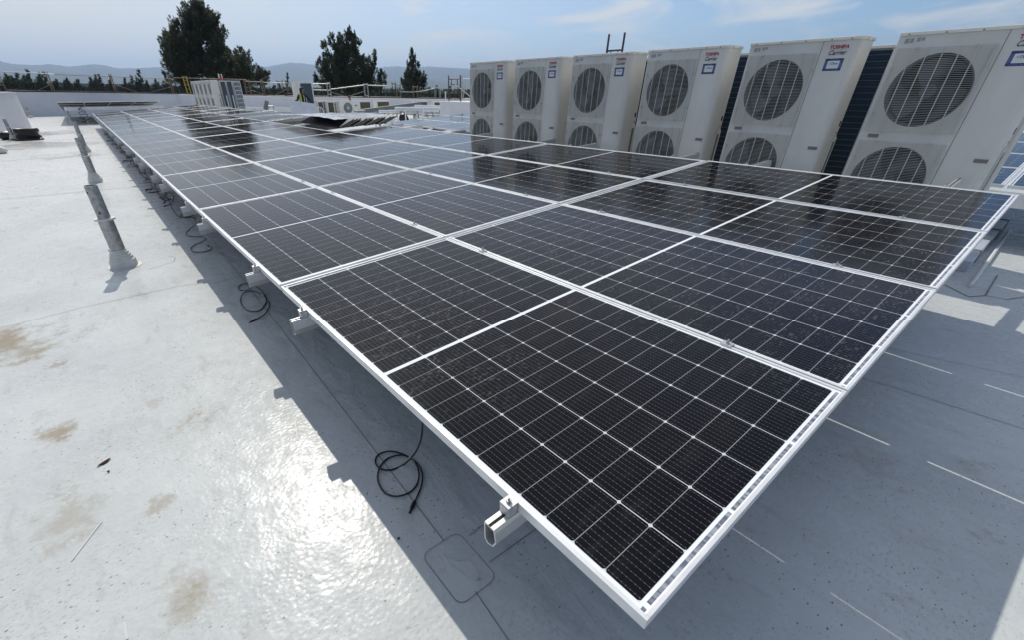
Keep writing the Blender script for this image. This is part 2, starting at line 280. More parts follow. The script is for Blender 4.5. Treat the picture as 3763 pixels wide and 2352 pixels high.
MT = dict(
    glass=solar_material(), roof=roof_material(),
    alu=mat('anodised_aluminium', (0.84, 0.85, 0.85), 0.38, 0.2, 0.20, 7.0, 0.05, 300, world=True, detail=7.0),
    rail=mat('mill_aluminium', (0.62, 0.63, 0.62), 0.36, 0.55, 0.14, 14.0, stretch=(1, 6, 1)),
    steel=mat('bolt_steel', (0.55, 0.55, 0.54), 0.3, 0.9),
    darkhole=mat('dark_opening', (0.012, 0.012, 0.014), 0.9),
    back=mat('panel_backsheet', (0.07, 0.065, 0.065), 0.6),
    galv=mat('galvanised_steel', (0.47, 0.475, 0.47), 0.38, 0.5, scale=22.0, col2=(0.24, 0.245, 0.24), detail=6.0, lo=0.3, hi=0.62, bump=0.08),
    boot=mat('white_pipe_boot', (0.66, 0.66, 0.63), 0.55, 0.0, 0.18, 12.0),
    seam=mat('membrane_seam_line', (0.27, 0.28, 0.285), 0.8, 0.0, 0.5, 5.0),  # dark grey lines of the membrane laps and patch edge
    seamlite=mat('membrane_weld', (0.575, 0.595, 0.595), 0.5),
    wall=mat('white_wall_coating', (0.70, 0.715, 0.73), 0.65, 0.0, 0.10, 1.3, 0.25, 9.0),
    wallcap=mat('white_wall_cap', (0.78, 0.79, 0.79), 0.45),
    cab=mat('cabinet_beige_grey', (0.75, 0.735, 0.675), 0.45, 0.0, 0.16, 2.2, 0.04, 90, world=True, stretch=(1, 1, 0.45), detail=7.0),
    cab2=mat('cabinet_lid', (0.82, 0.80, 0.71), 0.38),
    wire=mat('grille_wire_coating', (0.56, 0.57, 0.52), 0.45),
    blade=mat('fan_blade_plastic', (0.04, 0.045, 0.05), 0.28, 0.0, coat=0.5),
    ring=mat('fan_ring', (0.16, 0.17, 0.17), 0.5),
    coil=lines_material('coil_fins_teal', (0.005, 0.028, 0.062), (0.02, 0.06, 0.10), 0.028, 2, 0.3, 0.5, 0.3),
    coilb=lines_material('coil_fins_blue', (0.035, 0.06, 0.085), (0.09, 0.12, 0.145), 0.05, 0, 0.4, 0.5, 0.2),
    brown=lines_material('coil_fins_brown', (0.10, 0.085, 0.05), (0.05, 0.04, 0.025), 0.04, 2, 0.4),
    plate=mat('grey_label_plate', (0.22, 0.21, 0.20), 0.5, 0.3),
    red=mat('brand_red', (0.42, 0.02, 0.04), 0.4), navy=mat('brand_navy', (0.03, 0.04, 0.09), 0.4), stick=mat('sticker_blue', (0.022, 0.03, 0.16), 0.35),
    stickl=mat('sticker_blue_light', (0.13, 0.16, 0.33), 0.4), stickw=mat('sticker_white', (0.72, 0.77, 0.74), 0.4), green=mat('sticker_green', (0.25, 0.40, 0.33), 0.5), faint=mat('faint_grey_print', (0.36, 0.36, 0.35), 0.6),
    cable=mat('black_cable', (0.008, 0.008, 0.009), 0.38), tape=mat('white_tape', (0.7, 0.7, 0.7), 0.5), tapeg=mat('green_tape', (0.03, 0.3, 0.12), 0.5),
    hose=mat('black_hose_rubber', (0.012, 0.012, 0.013), 0.42),
    scaf=mat('scaffold_tube_paint', (0.32, 0.29, 0.22), 0.55, 0.2, col2=(0.16, 0.10, 0.06), scale=9.0), scafd=mat('scaffold_tube_dark', (0.10, 0.085, 0.10), 0.5, 0.4, col2=(0.06, 0.03, 0.02), scale=8.0),
    yel=mat('yellow_ladder_paint', (0.55, 0.42, 0.06), 0.5, 0, 0.3, 8.0), scafl=mat('scaffold_tube_galvanised', (0.42, 0.43, 0.40), 0.45, 0.4),
    net=mat('debris_net_fabric', (0.022, 0.027, 0.024), 0.9, 0, 0.4, 3.0, alpha=0.80), white=mat('white_insulation_jacket', (0.76, 0.78, 0.78), 0.5, 0, 0.08, 3.0),
    duct=mat('grey_duct', (0.20, 0.215, 0.21), 0.5, 0.3, 0.3, 5.0), film=mat('plastic_wrap_film', (0.62, 0.64, 0.66), 0.16, 0.15, 0.3, 5.0, 0.9, 9.0, spec=0.9),
    board=mat('white_board_face', (0.72, 0.73, 0.76), 0.55, 0, col2=(0.58, 0.60, 0.65), scale=3.0), wood=mat('pallet_timber', (0.24, 0.15, 0.09), 0.8, 0, 0.3, 8.0),
    ground=mat('dry_ground', (0.10, 0.10, 0.06), 0.95, 0, 0.4, 0.02), facade=mat('building_facade', (0.5, 0.48, 0.44), 0.8, 0, 0.1, 1.0),
    bark=mat('tree_bark', (0.07, 0.05, 0.04), 0.9, 0, 0.3, 4.0),
    skin=mat('skin_tone', (0.32, 0.17, 0.11), 0.55), hood=mat('dark_hooded_sweatshirt', (0.018, 0.018, 0.022), 0.85, 0, 0.3, 12.0), vest=mat('hi_vis_vest_yellow_green', (0.33, 0.45, 0.05), 0.7), reflect=mat('vest_reflective_strip', (0.7, 0.7, 0.66), 0.35), cap=mat('cap_fabric', (0.03, 0.025, 0.03), 0.8), capw=mat('cap_white_band', (0.6, 0.6, 0.6), 0.6), trouser=mat('dark_work_trousers', (0.03, 0.035, 0.05), 0.85), glove=mat('black_glove', (0.012, 0.012, 0.013), 0.7), jacket=mat('grey_jacket_fabric', (0.33, 0.34, 0.36), 0.8),
    blue=mat('pale_blue_bag', (0.22, 0.55, 0.62), 0.3, 0, 0.5, 6.0), redp=mat('red_plastic', (0.5, 0.04, 0.03), 0.5), stain=mat('leaf_litter_brown', (0.06, 0.03, 0.02), 0.9),
)
MT['pvc'] = mat('white_plastic', (0.74, 0.75, 0.74), 0.4)

# ------------------------------------------------------------------ setting: ground, roof, hills
ORD = ['first', 'second', 'third', 'fourth', 'fifth', 'sixth', 'seventh', 'eighth', 'ninth', 'tenth', 'eleventh', 'twelfth', 'thirteenth']
def sheet(name, x0, y0, x1, y1, z, m, nx=1, ny=1):
    b = MB(); vs = [(x0 + (x1 - x0) * i / nx, y0 + (y1 - y0) * j / ny, z) for j in range(ny + 1) for i in range(nx + 1)]
    b.add(vs, [(j * (nx + 1) + i, j * (nx + 1) + i + 1, (j + 1) * (nx + 1) + i + 1, (j + 1) * (nx + 1) + i) for j in range(ny) for i in range(nx)])
    return b.build(name, m)
setup(sheet('ground', -14000, -14000, 14000, 14000, -9.0, MT['ground']), kind='structure')

WB, WE = Vector((6.75, 46.5)), Vector((26.5, 27.0))          # the right-hand far wall runs WB -> WE and on
def wallray(px, off=0.0):
    """ground-plan point where the view through a pixel column crosses the far wall line pushed out by off"""
    v = at(px, 340, d=1.0); v = Vector((v.x, v.y))
    if px < 652: return v * ((46.4 + off) / v.y)
    dr = (WE - WB).normalized(); nn = Vector((-dr.y, dr.x)); nn = nn if nn.y > 0 else -nn
    return v * ((WB + nn * off).dot(nn) / v.dot(nn))
def wallpt(px, py, off=0.0):
    q = wallray(px, off); return at(px, py, d=q.length)

rb = MB()
rb.add([(-3.4, -12, 0), (60, -12, 0), (60, -6, 0), (27.2, 27.2, 0), (6.8, 46.9, 0), (-3.4, 46.9, 0)], [(0, 1, 2, 3, 4, 5)])
def strip(a, b_, wd, z=0.004, mi=1):
    a, b_ = Vector((a[0], a[1])), Vector((b_[0], b_[1])); n = (b_ - a).normalized(); n = Vector((-n.y, n.x)) * wd / 2
    rb.add([(a.x + n.x, a.y + n.y, z), (a.x - n.x, a.y - n.y, z), (b_.x - n.x, b_.y - n.y, z), (b_.x + n.x, b_.y + n.y, z)], [(0, 1, 2, 3)], mi)
def pline(pts, wd=0.0035, mi=1, z=0.004):
    for a, b_ in zip(pts, pts[1:]): strip(a, b_, wd, z, mi)
def pp(*q): return [tuple(at(x, y, z=0)[:2]) for x, y in q]
# long lap seam beside the array, cross seams, welded patch
pline([(0.50, -0.3), (0.55, 0.4), (0.575, 0.69)]); pline([(0.605, 0.93), (0.64, 1.8), (0.70, 3.4), (0.80, 6.0), (0.84, 9), (0.9, 30)], 0.004)
pline([(0.70, 0.885), (1.6, 0.93), (6.0, 1.1)]); pline([(0.69, 0.745), (0.95, 0.74), (1.8, 0.78)])
pline(pp((0, 1208), (300, 1130), (660, 1050), (790, 1035)), 0.004); pline([(0.51, 4.55), (0.9, 4.50), (2.5, 4.5)])
pline([(-3.2, 10.9), (0.9, 10.7), (3, 10.6)], 0.012); pline([(-3.2, 17.1), (0.9, 17.0)], 0.016); pline([(-3.2, 23.4), (0.9, 23.2)], 0.02)
pline(pp((2950, 1330), (3280, 1425), (3763, 1580)), 0.004); pline(pp((2650, 1150), (3763, 1390)), 0.003); pline(pp((3470, 1045), (3560, 1090), (3620, 1085), (3665, 1010)), 0.012)
pline(pp((3620, 1085), (3700, 1100), (3763, 1090)), 0.008)
for a_, b_ in (((262, 2065), (375, 1918)), ((1085, 1550), (1095, 1620)), ((760, 1665), (775, 1720)), ((1030, 1262), (1075, 1250)), ((1205, 1455), (1290, 1425)), ((1400, 2140), (1415, 2210)), ((460, 2290), (468, 2352))):
    pline(pp(a_, b_), 0.006, 2, 0.003)
cx_, cy_, hw, hl, rr_ = 0.587, 0.806, 0.088, 0.125, 0.035
pl = []
for (sx, sy, a0) in ((1, 1, 0), (-1, 1, 90), (-1, -1, 180), (1, -1, 270)):
    for k in range(6):
        a = R(a0 + k * 18); pl.append((cx_ + sx * (hw - rr_) + rr_ * math.cos(a), cy_ + sy * (hl - rr_) + rr_ * math.sin(a)))
pline(pl + [pl[0]], 0.0028)
pline([(0.56, 0.93), (0.575, 0.87), (0.60, 0.83), (0.635, 0.80), (0.63, 0.74), (0.60, 0.70)], 0.005, 2, 0.003)
pline([(0.57, 0.88), (0.565, 0.83), (0.58, 0.77), (0.60, 0.725), (0.64, 0.71)], 0.005, 2, 0.003)
c0 = at(460, 985, z=0)
pl = pp((545, 990), (640, 960), (645, 945), (620, 940)); pline(pl, 0.004)
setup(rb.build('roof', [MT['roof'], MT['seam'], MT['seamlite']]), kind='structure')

# body of the building under the roof
bb = MB(); bb.prism([(-3.75, -12.3), (60.3, -12.3), (60.3, -5.9), (27.5, 27.6), (7.0, 47.3), (-3.75, 47.3)], -9.0, -0.05)
o = bb.build('building', MT['facade']); setup(o, 'large flat roofed building whose white roof carries the solar panels', 'building')

def ridge(name, prof, dist, depth, seed, col, hzs=1.0):
    """a chain of hills whose crest passes through the photographed skyline; the slopes have real depth"""
    b = MB(); random.seed(seed); xs = []
    pts = []
    for (x0, y0), (x1, y1) in zip(prof, prof[1:]):
        n = max(2, int((x1 - x0) / 4))
        for i in range(n): pts.append((x0 + (x1 - x0) * i / n, y0 + (y1 - y0) * i / n))
    pts.append(prof[-1]); K = 9; k = len(pts)
    for i, (x, y) in enumerate(pts):
        y += 2.2 * noise.noise(Vector((x * 0.03, seed, 0))) + 2.2 * noise.noise(Vector((x * 0.12, seed, 3))) + 1.2 * noise.noise(Vector((x * 0.5, seed, 5)))
        c = at(x, y, d=dist); dr = Vector((c.x, c.y)).normalized()
        for j in range(K):
            s_ = (j / (K - 1)) * 2 - 1
            e = max(0.0, 1 - abs(s_) ** 1.3); hgt = -9 + (c.z + 9) * e * (1 + (0.22 * noise.noise(Vector((x * 0.02, s_ * 3, seed))) if abs(s_) > 0.01 else 0))
            q = Vector((c.x, c.y)) + dr * s_ * depth
            b.v.append((q.x, q.y, hgt if j not in (0, K - 1) else -12))
    for i in range(k - 1):
        for j in range(K - 1):
            b.f.append((i * K + j, (i + 1) * K + j, (i + 1) * K + j + 1, i * K + j + 1)); b.m.append(0)
    return setup(b.build(name, mat(name + '_cover', col, 0.95, 0, 0.4, 0.004, stretch=(1, 1, 1)), smooth=True), kind='structure')
SKY_ = [(-900, 240), (-400, 232), (-120, 221), (0, 222.7), (45, 233.5), (112, 237), (180, 234.6), (254, 242), (337, 235), (371, 236), (438, 249), (500, 249), (628, 242), (720, 240), (860, 247), (932, 247), (981, 243), (1064, 229), (1110, 231), (1160, 237), (1280, 246), (1388, 248), (1458, 241), (1500, 245), (1555, 243), (1620, 245), (1730, 251), (1900, 256), (2300, 262), (2800, 262), (3700, 255), (4600, 250)]
ridge('hills', SKY_, 8200, 1900, 3, (0.050, 0.065, 0.045))
ridge('foothills', [(-700, 250), (-200, 262), (60, 262), (150, 268), (230, 262), (320, 274), (520, 282), (700, 290), (1000, 300), (1300, 296), (1600, 290), (1800, 296), (2600, 300), (3900, 300)], 5200, 1100, 9, (0.055, 0.075, 0.045))

# ------------------------------------------------------------------ walls round the roof
def wall(name, pts, tops, th, label, side=1, base=0.0):
    """pts = inner plan line, tops = heights at those points; cap as a part"""
    b = MB(); cp = MB(); k = len(pts); P2 = [Vector((p[0], p[1])) for p in pts]; out = []
    for i in range(k):
        d = (P2[min(i + 1, k - 1)] - P2[max(i - 1, 0)]).normalized(); out.append(P2[i] + Vector((-d.y, d.x)) * th * side)
    for i in range(k - 1):
        for lst, dz0, dz1, e in ((b, None, 0.0, 0.0), (cp, 0.0, 0.022, 0.012)):
            a0, a1, b0, b1 = P2[i], P2[i + 1], out[i], out[i + 1]
            if e:
                n = (a0 - b0).normalized() * e; a0 = a0 + n; b0 = b0 - n; n = (a1 - b1).normalized() * e; a1 = a1 + n; b1 = b1 - n
            z0, z1 = tops[i], tops[i + 1]; lo0 = base if dz0 is None else z0; lo1 = base if dz0 is None else z1
            vs = [(a0.x, a0.y, lo0), (a1.x, a1.y, lo1), (b1.x, b1.y, lo1), (b0.x, b0.y, lo0), (a0.x, a0.y, z0 + dz1), (a1.x, a1.y, z1 + dz1), (b1.x, b1.y, z1 + dz1), (b0.x, b0.y, z0 + dz1)]
            fs = [(0, 1, 5, 4), (2, 3, 7, 6), (4, 5, 6, 7)]
            if dz0 is not None: fs.append((3, 2, 1, 0))
            if i == 0: fs.append((3, 0, 4, 7))
            if i == k - 2: fs.append((1, 2, 6, 5))
            lst.add(vs, fs)
    t = thing(name, label, 'wall', (0, 0, 0))
    b.build('wall_face', MT['wall'], t); cp.build('coping', MT['wallcap'], t); return t
wall('parapet_wall', [(-2.95, -12), (-2.95, 23.6), (-2.60, 24.7), (-1.80, 29.4), (-2.95, 29.5), (-2.95, 45.9)], [1.47] * 6, 0.45, 'white parapet wall along the left edge of the roof with the black hose at its foot', 1)
fl = [wallpt(x, y) for x, y in ((40, 337.5), (230, 339.5), (430, 342.5), (640, 346))]
wall('parapet_wall', [(-3.4, 46.4)] + [(p.x, p.y) for p in fl] + [(6.75, 46.4)], [1.46] + [p.z for p in fl] + [fl[-1].z], 0.40, 'shaded white parapet wall crossing behind the farthest tilted panels', 1)
fr = [wallpt(x, y) for x, y in ((690, 347.5), (880, 351), (1100, 356), (1400, 361), (1724, 365), (2200, 372), (2700, 378))]
wall('parapet_wall', [(6.76, 46.42)] + [(p.x, p.y) for p in fr], [fl[-1].z - 0.004] + [p.z for p in fr], 0.40, 'long white parapet wall running behind the worker and the small condensers', 1)
# low white curb box behind the second array
t = thing('equipment_curb', 'white boxed roof curb with scaffold frames standing on top', 'curb', (16.1, 18.6, 0))
b = MB(); b.box((0, 0, 0), (2.4, 4.5, 0.985)); b.build('curb_box', MT['wall'], t, bevel=0.01)
b = MB(); b.box((-0.03, -0.03, 0.985), (2.43, 4.53, 1.01)); b.build('curb_cap', MT['wallcap'], t)

# ------------------------------------------------------------------ solar arrays
def panel_proto():
    t = thing('solar_panel', 'x', 'solar panel')
    L, Wd, e, h = PLEN, PWID, 0.011, 0.035
    b = MB(); b.box((0, 0, -h), (e, L, 0)); b.box((Wd - e, 0, -h), (Wd, L, 0)); b.box((e, 0, -h), (Wd - e, e, 0)); b.box((e, L - e, -h), (Wd - e, L, 0))
    fr = b.build('frame', MT['alu'], t, bevel=0.0011)
    b = MB(); b.box((e, e, -0.008), (Wd - e, L - e, -0.0045)); b.build('laminate', MT['glass'], t)
    b = MB(); b.box((e, e, -0.010), (Wd - e, L - e, -0.0085)); b.box((0.5, 1.05, -0.03), (0.64, 1.13, -0.0105), 1); b.build('backsheet', [MT['back'], MT['cable']], t)
    return t
def basis(Org, U, V):
    Nn = U.cross(V).normalized(); m_ = Matrix.Identity(4)
    for i in range(3): m_[i][0], m_[i][1], m_[i][2], m_[i][3] = U[i], V[i], Nn[i], Org[i]
    return m_
def rail_proto(length, stops):
    """rail along local x, top at z = 0 (35 mm below the panel faces); clamps at the given x"""
    t = thing('mounting_rail', 'x', 'rail'); b = MB()
    outer = [(-.018, 0), (.018, 0), (.022, -.012), (.022, -.076), (.010, -.088), (-.013, -.078), (-.027, -.048), (-.022, -.012)]
    cx, cz = -0.002, -0.044; inner = [((y - cx) * .80 + cx, (z - cz) * .86 + cz) for y, z in outer]; n = 8
    vs = [(x, y, z) for x in (0, length) for y, z in outer] + [(x, y, z) for x in (0, length) for y, z in inner]
    fs = []
    for i in range(n):
        j = (i + 1) % n
        fs += [(i, n + i, n + j, j), (2 * n + i, 2 * n + j, 3 * n + j, 3 * n + i), (i, j, 2 * n + j, 2 * n + i), (n + i, 3 * n + i, 3 * n + j, n + j)]
    b.add(vs, fs); b.box((0.0, -0.004, -0.0005), (length, 0.004, 0.0012), 1); b.build('channel', [MT['rail'], MT['darkhole']], t)
    for q, (x, end) in enumerate(stops):
        c = MB()
        if end: c.box((x - 0.030 if end < 0 else x + 0.001, -0.017, 0.0015), (x - 0.001 if end < 0 else x + 0.030, 0.017, 0.034)); c.box((x - 0.030 if end < 0 else x - 0.006, -0.017, 0.036), (x + 0.006 if end < 0 else x + 0.030, 0.017, 0.040))
        else: c.box((x - 0.008, -0.02, 0.0015), (x + 0.008, 0.02, 0.034)); c.box((x - 0.017, -0.02, 0.0363), (x + 0.017, 0.02, 0.0405))
        cl = c.build('clamp', MT['rail'], t)
        c = MB(); xx = x + (-0.014 if end < 0 else 0.014 if end > 0 else 0); c.cyl((xx, 0, 0.0405), (xx, 0, 0.049), 0.0072, 6); c.cyl((xx, 0, 0.049), (xx, 0, 0.058), 0.0035, 8)
        c.build('bolt', MT['steel'], cl)
    return t
PU, PV = 1.158, 2.3046
tl = R(3.44); U1 = Vector((math.cos(tl), 0, math.sin(tl))); V1 = Vector((0, 1, 0)); O1 = Vector((0.572, 0.147, CAMZ - 0.9256)); N1 = U1.cross(V1)
COLN = ['in the row beside the pipes', 'in the second row from the pipes', 'in the third row from the pipes', 'in the row by the fan cabinets']
proto = panel_proto(); first = True; rng = random.Random(4)
for j in range(13):
    for i in range(4):
        if i == 3 and 4 <= j < 8: continue
        og = O1 + U1 * (PU * i + (0.009 if i == 0 else 0)) + V1 * (PV * j + 0.001)
        wob = Matrix.Rotation(R(rng.uniform(-.10, .10)), 4, 'X') @ Matrix.Rotation(R(rng.uniform(-.09, .09)), 4, 'Y')
        mw = basis(og, U1, V1) @ wob
        if i == 0 and j == 0: lb = 'black solar panel at the near corner of the array, closest to the camera'
        else: lb = 'solar panel %s, %s from near end' % (COLN[i], ORD[j])
        if first: p_ = proto; first = False; p_.matrix_world = mw; p_['label'] = lb
        else: p_ = dup(proto, lb, mw)
        p_['group'] = 'solar panels of the main tilted array'
RL = 5.28
rail0 = rail_proto(RL, [(0.082, -1), (0.082 + PU - 0.010, 0), (0.082 + 2 * PU - 0.010, 0), (0.082 + 3 * PU - 0.010, 0), (0.082 + 4 * PU - 0.02, 1)])
k = 0
for j in range(13):
    for v in (0.172, 0.8235):
        og = O1 + V1 * (PV * (j + v)) + U1 * (-0.078) - N1 * 0.0355
        lb = 'aluminium mounting rail under the %s panels from the near end, %s of the pair' % (ORD[j], 'nearer' if v < .5 else 'farther')
        mw = basis(og, U1, V1)
        if k == 0: r_ = rail0; r_.matrix_world = mw; r_['label'] = lb
        else: r_ = dup(rail0, lb, mw)
        r_['group'] = 'mounting rails crossing under the main array'
        k += 1
# galvanised pipe stanchions in white boots
def stanchion(x, y, h, label, group, collar=True):
    t = thing('pipe_stanchion', label, 'post', (x, y, 0), random.uniform(-.4, .4), group)
    b = MB(); b.lathe([(0.150, 0.0), (0.150, 0.004), (0.120, 0.008), (0.117, 0.075), (0.104, 0.085), (0.100, 0.108), (0.094, 0.110), (0.091, 0.132), (0.084, 0.134), (0.080, 0.156), (0.072, 0.160), (0.070, 0.176)], n=28); b.build('boot', MT['boot'], t, smooth=True)
    b = MB(); hl_ = min(0.47, h * 0.6); b.lathe([(0.064, 0.15), (0.064, hl_)], n=28); b.build('lower_pipe', MT['galv'], t, smooth=True)
    if collar:
        b = MB(); pts = [(0.086, 0.02), (0.086, -0.02), (0.058, -0.050), (0.0, -0.060), (-0.058, -0.050), (-0.086, -0.02), (-0.086, 0.02), (-0.058, 0.050), (0, 0.060), (0.058, 0.050)]
        b.prism([(x_ , y_ * 1.18) for x_, y_ in pts][::-1], hl_, hl_ + 0.018); b.build('collar', MT['boot'], t, bevel=0.003)
    b = MB(); n = 28; b.lathe([(0.053, hl_ + 0.018), (0.053, h), (0.048, h), (0.048, hl_ + 0.2)], n=n, cap=False)
    b.build('upper_pipe', MT['galv'], t, smooth=True)
    for a, z in ((-1.9, hl_ + 0.075), (-2.6, h - 0.06)):
        b = MB(); c = Vector((math.cos(a), math.sin(a), 0)); b.cyl(c * 0.0515 + Vector((0, 0, z)), c * 0.0545 + Vector((0, 0, z)), 0.0095, 14)
        b.build('bolt_hole', MT['darkhole'], t)
    b = MB(); b.cyl((-0.075, 0.03, 0.168), (-0.05, 0.0, 0.168), 0.012, 8); b.build('boot_clamp', MT['galv'], t)
    return t
stanchion(-0.12, 5.62, 0.79, 'nearest galvanised pipe stub in a stepped white boot, casting a short shadow', 'bare pipe stubs left of the array')
stanchion(-0.14, 11.8, 0.79, 'second galvanised pipe stub in a white boot, behind the nearest one', 'bare pipe stubs left of the array')
stanchion(-0.14, 18.1, 0.79, 'third galvanised pipe stub, farthest of the bare ones, seen above the second', 'bare pipe stubs left of the array')
def stack_post(px, py, x, y, h, label):
    return stanchion(x, y, h, label, 'pipe stubs at the left wall')
stanchion(at(115, 432, z=0).x, at(115, 432, z=0).y, 0.62, 'short pipe in a white boot standing in the far left corner by the wall', 'pipe stubs at the left wall')
stanchion(-2.13, 24.3, 0.68, 'pipe in a white boot against the left wall beside the coiled black hose', 'pipe stubs at the left wall')
# supports and purlins that carry the main array
def zb(x): return O1.z + (x - O1.x) * math.tan(tl) - 0.035 - 0.0905
for x, nm in ((1.35, 'lower'), (4.55, 'upper')):
    b = MB(); z = zb(x); b.box((x - 0.045, 0.45, z - 0.12), (x + 0.045, 30.0, z - 0.004)); o = b.build('purlin', MT['rail'])
    setup(o, 'long purlin carrying the rails under the %s side of the main array' % nm, 'beam', 'purlins under the main array')
    for n_, y in enumerate((2.6, 8.7, 14.9, 21.1, 27.3)):
        stanchion(x, y, z - 0.125, 'pipe post under the %s side of the main array, %s from the near end' % (nm, ORD[n_]), 'pipe posts under the main array', True)

# second array right of the fan cabinets
O2 = Vector((7.78, 0.37 - PV, 0.655)); first2 = None
for j in range(7):
    for i in range(4):
        p_ = dup(proto, 'solar panel behind the cabinets, %s from the right end, %s up the slope' % (ORD[j], ORD[i]), basis(O2 + U1 * (PU * i) + V1 * (PV * j), U1, V1)); p_['group'] = 'solar panels of the array behind the cabinets'
    for v in (0.188, 0.826):
        r_ = dup(rail0, 'aluminium rail behind the cabinets, under the %s panels from the right, %s rail' % (ORD[j], 'nearer' if v < .5 else 'farther'), basis(O2 + V1 * (PV * (j + v)) + U1 * (-0.078) - N1 * 0.0355, U1, V1)); r_['group'] = 'mounting rails of the array behind the cabinets'
b = MB(); b.box((7.74, -1.9, 0.44), (7.80, 14.4, 0.585)); o = b.build('purlin', MT['alu']); setup(o, 'pale front beam along the low edge of the array behind the cabinets', 'beam')
for n_, y in enumerate((1.2, 7.2, 13.2)):
    stanchion(7.77, y, 0.44, 'pipe post under the front beam of the array behind the cabinets, %s from the right' % ORD[n_], 'pipe posts behind the cabinets', False)
    stanchion(11.6, y, 0.74, 'pipe post under the high side of the array behind the cabinets, %s from the right' % ORD[n_], 'pipe posts behind the cabinets', False)
# third array beyond the main one: high edge towards us, dark underside in view
U3 = Vector((1, 0, 0)); V3 = Vector((0, math.cos(tl), -math.sin(tl))); O3 = Vector((-0.65, 33.5, 1.05))
for j in range(5):
    for i in range(4):
        p_ = dup(proto, 'dark backed far solar panel, %s from left, %s from front' % (ORD[i], ORD[j]), basis(O3 + U3 * (PU * i) + V3 * (PV * j), U3, V3)); p_['group'] = 'solar panels of the far left array'
for y, zz, lb in ((33.85, 0.79, 'pale beam under the near edge of the far left array'), (38.2, 0.66, 'second beam under the far left array, behind the pale one')):
    b = MB(); b.box((-0.45, y - 0.03, zz - 0.15), (4.1, y + 0.03, zz + 0.02)); o = b.build('purlin', MT['alu']); setup(o, lb, 'beam')
for x in (-0.38, 3.6):
    stanchion(x, 34.0, 0.77, 'pipe post under the %s end of the far left array' % ('left' if x < 0 else 'right'), 'pipe posts under the far left array')

# ------------------------------------------------------------------ black PV leads
def curve_pts(P3, sub=5):
    out = []; n = len(P3)
    for i in range(n - 1):
        p0, p1, p2, p3 = P3[max(i - 1, 0)], P3[i], P3[i + 1], P3[min(i + 2, n - 1)]
        for k in range(sub):
            t_ = k / sub; out.append(0.5 * ((2 * p1) + (p2 - p0) * t_ + (2 * p0 - 5 * p1 + 4 * p2 - p3) * t_ * t_ + (3 * p1 - p0 - 3 * p2 + p3) * t_ ** 3))
    out.append(P3[-1]); return out
def lead(P3, label, r=0.0042, tape=None):
    t = thing('panel_cable', label, 'cable', tuple(P3[-1]), 0, 'loose black panel cables below the array edge'); o0 = Vector(P3[-1])
    q = [p - o0 for p in curve_pts(P3)]
    b = MB(); b.tube(q, r, 8); b.build('lead', MT['cable'], t, smooth=True)
    d = (q[-1] - q[-4]).normalized(); b = MB(); b.rings([q[-1] - d * 0.004, q[-1], q[-1] + d * 0.035, q[-1] + d * 0.037, q[-1] + d * 0.062], [0.006, 0.0095, 0.0095, 0.006, 0.005], 8); b.build('plug', MT['cable'], t)
    if tape:
        for f_, m_ in tape:
            i = int(f_ * (len(q) - 2)); b = MB(); b.tube([q[i], q[i] + (q[i + 1] - q[i]).normalized() * 0.02], r * 1.35, 8); b.build('tape_band', MT[m_], t)
    return t
def px_lead(pts, zoom, ox, oy, label, hang=1, tape=None, r=0.0042):
    P3 = []; n = len(pts)
    for i, (x, y) in enumerate(pts):
        z = 0.006 + (0.008 if i % 4 == 0 else 0)
        P3.append(at(ox + x * zoom, oy + y * zoom, z=z))
    top = Vector((0.66, P3[0].y + 0.05, O1.z - 0.05)); P3 = [top, (top + P3[0]) / 2 + Vector((-0.02, 0, -0.05))] + P3[hang:]
    return lead(P3, label, r, tape)
def hang_lead(pts, zoom, ox, oy, label, nh, tape=None):
    """first nh photo points hang in the plane just inside the panel edge, the rest lie on the roof"""
    P3 = []
    for i, (x, y) in enumerate(pts):
        X, Y = ox + x * zoom, oy + y * zoom; g_ = at(X, Y, z=0.007 + 0.006 * (i % 3 == 0))
        if i < nh:
            hgt = 0.5 * (1 - (i / nh) ** 1.0) + 0.0; g_ = at(X, Y, z=max(0.01, hgt))
        P3.append(g_)
    return lead(P3, label, 0.0042, tape)
hang_lead([(548, -30), (545, 40), (530, 160), (480, 260), (400, 340), (300, 385), (210, 375), (170, 320), (200, 262), (290, 238), (400, 265), (480, 320), (515, 400), (505, 490), (450, 560), (350, 595), (260, 575), (205, 510), (190, 430), (215, 350), (280, 290), (370, 268), (440, 285), (510, 340), (545, 430), (530, 530), (483, 640)], 0.463, 1300, 1550, 'nearest looped black cable with a plug, lying under the near corner panel', 4, [(0.42, 'tapeg'), (0.86, 'tape')])
hang_lead([(1885, 930), (1870, 965), (1840, 1010), (1780, 1045), (1720, 1045), (1705, 1015), (1750, 988), (1830, 992), (1900, 1035), (1950, 1100), (1960, 1160), (1905, 1230), (1830, 1243), (1760, 1215), (1722, 1150), (1740, 1085), (1800, 1052), (1870, 1060), (1940, 1098), (1983, 1150), (1982, 1210), (1940, 1275), (1865, 1320)], 0.3968, 200, 650, 'black cable looped twice with white tape beside the second rail end', 3, [(0.82, 'tape')])
hang_lead([(1352, 350), (1350, 375), (1340, 410), (1290, 450), (1230, 500), (1222, 535), (1290, 550), (1370, 550), (1400, 567), (1370, 595), (1300, 625), (1262, 660), (1290, 690), (1370, 692), (1440, 675), (1450, 650), (1425, 635)], 0.3968, 200, 650, 'black cable lying in a loose S shape beside the third pair of rails', 3)
hang_lead([(1040, 100), (1035, 120), (1010, 160), (980, 190), (1000, 202), (1030, 165), (1060, 135), (1095, 160), (1100, 200), (1080, 240), (1035, 262)], 0.3968, 200, 650, 'small black cable loop with taped end beside the fifth rail end', 3, [(0.8, 'tape')])
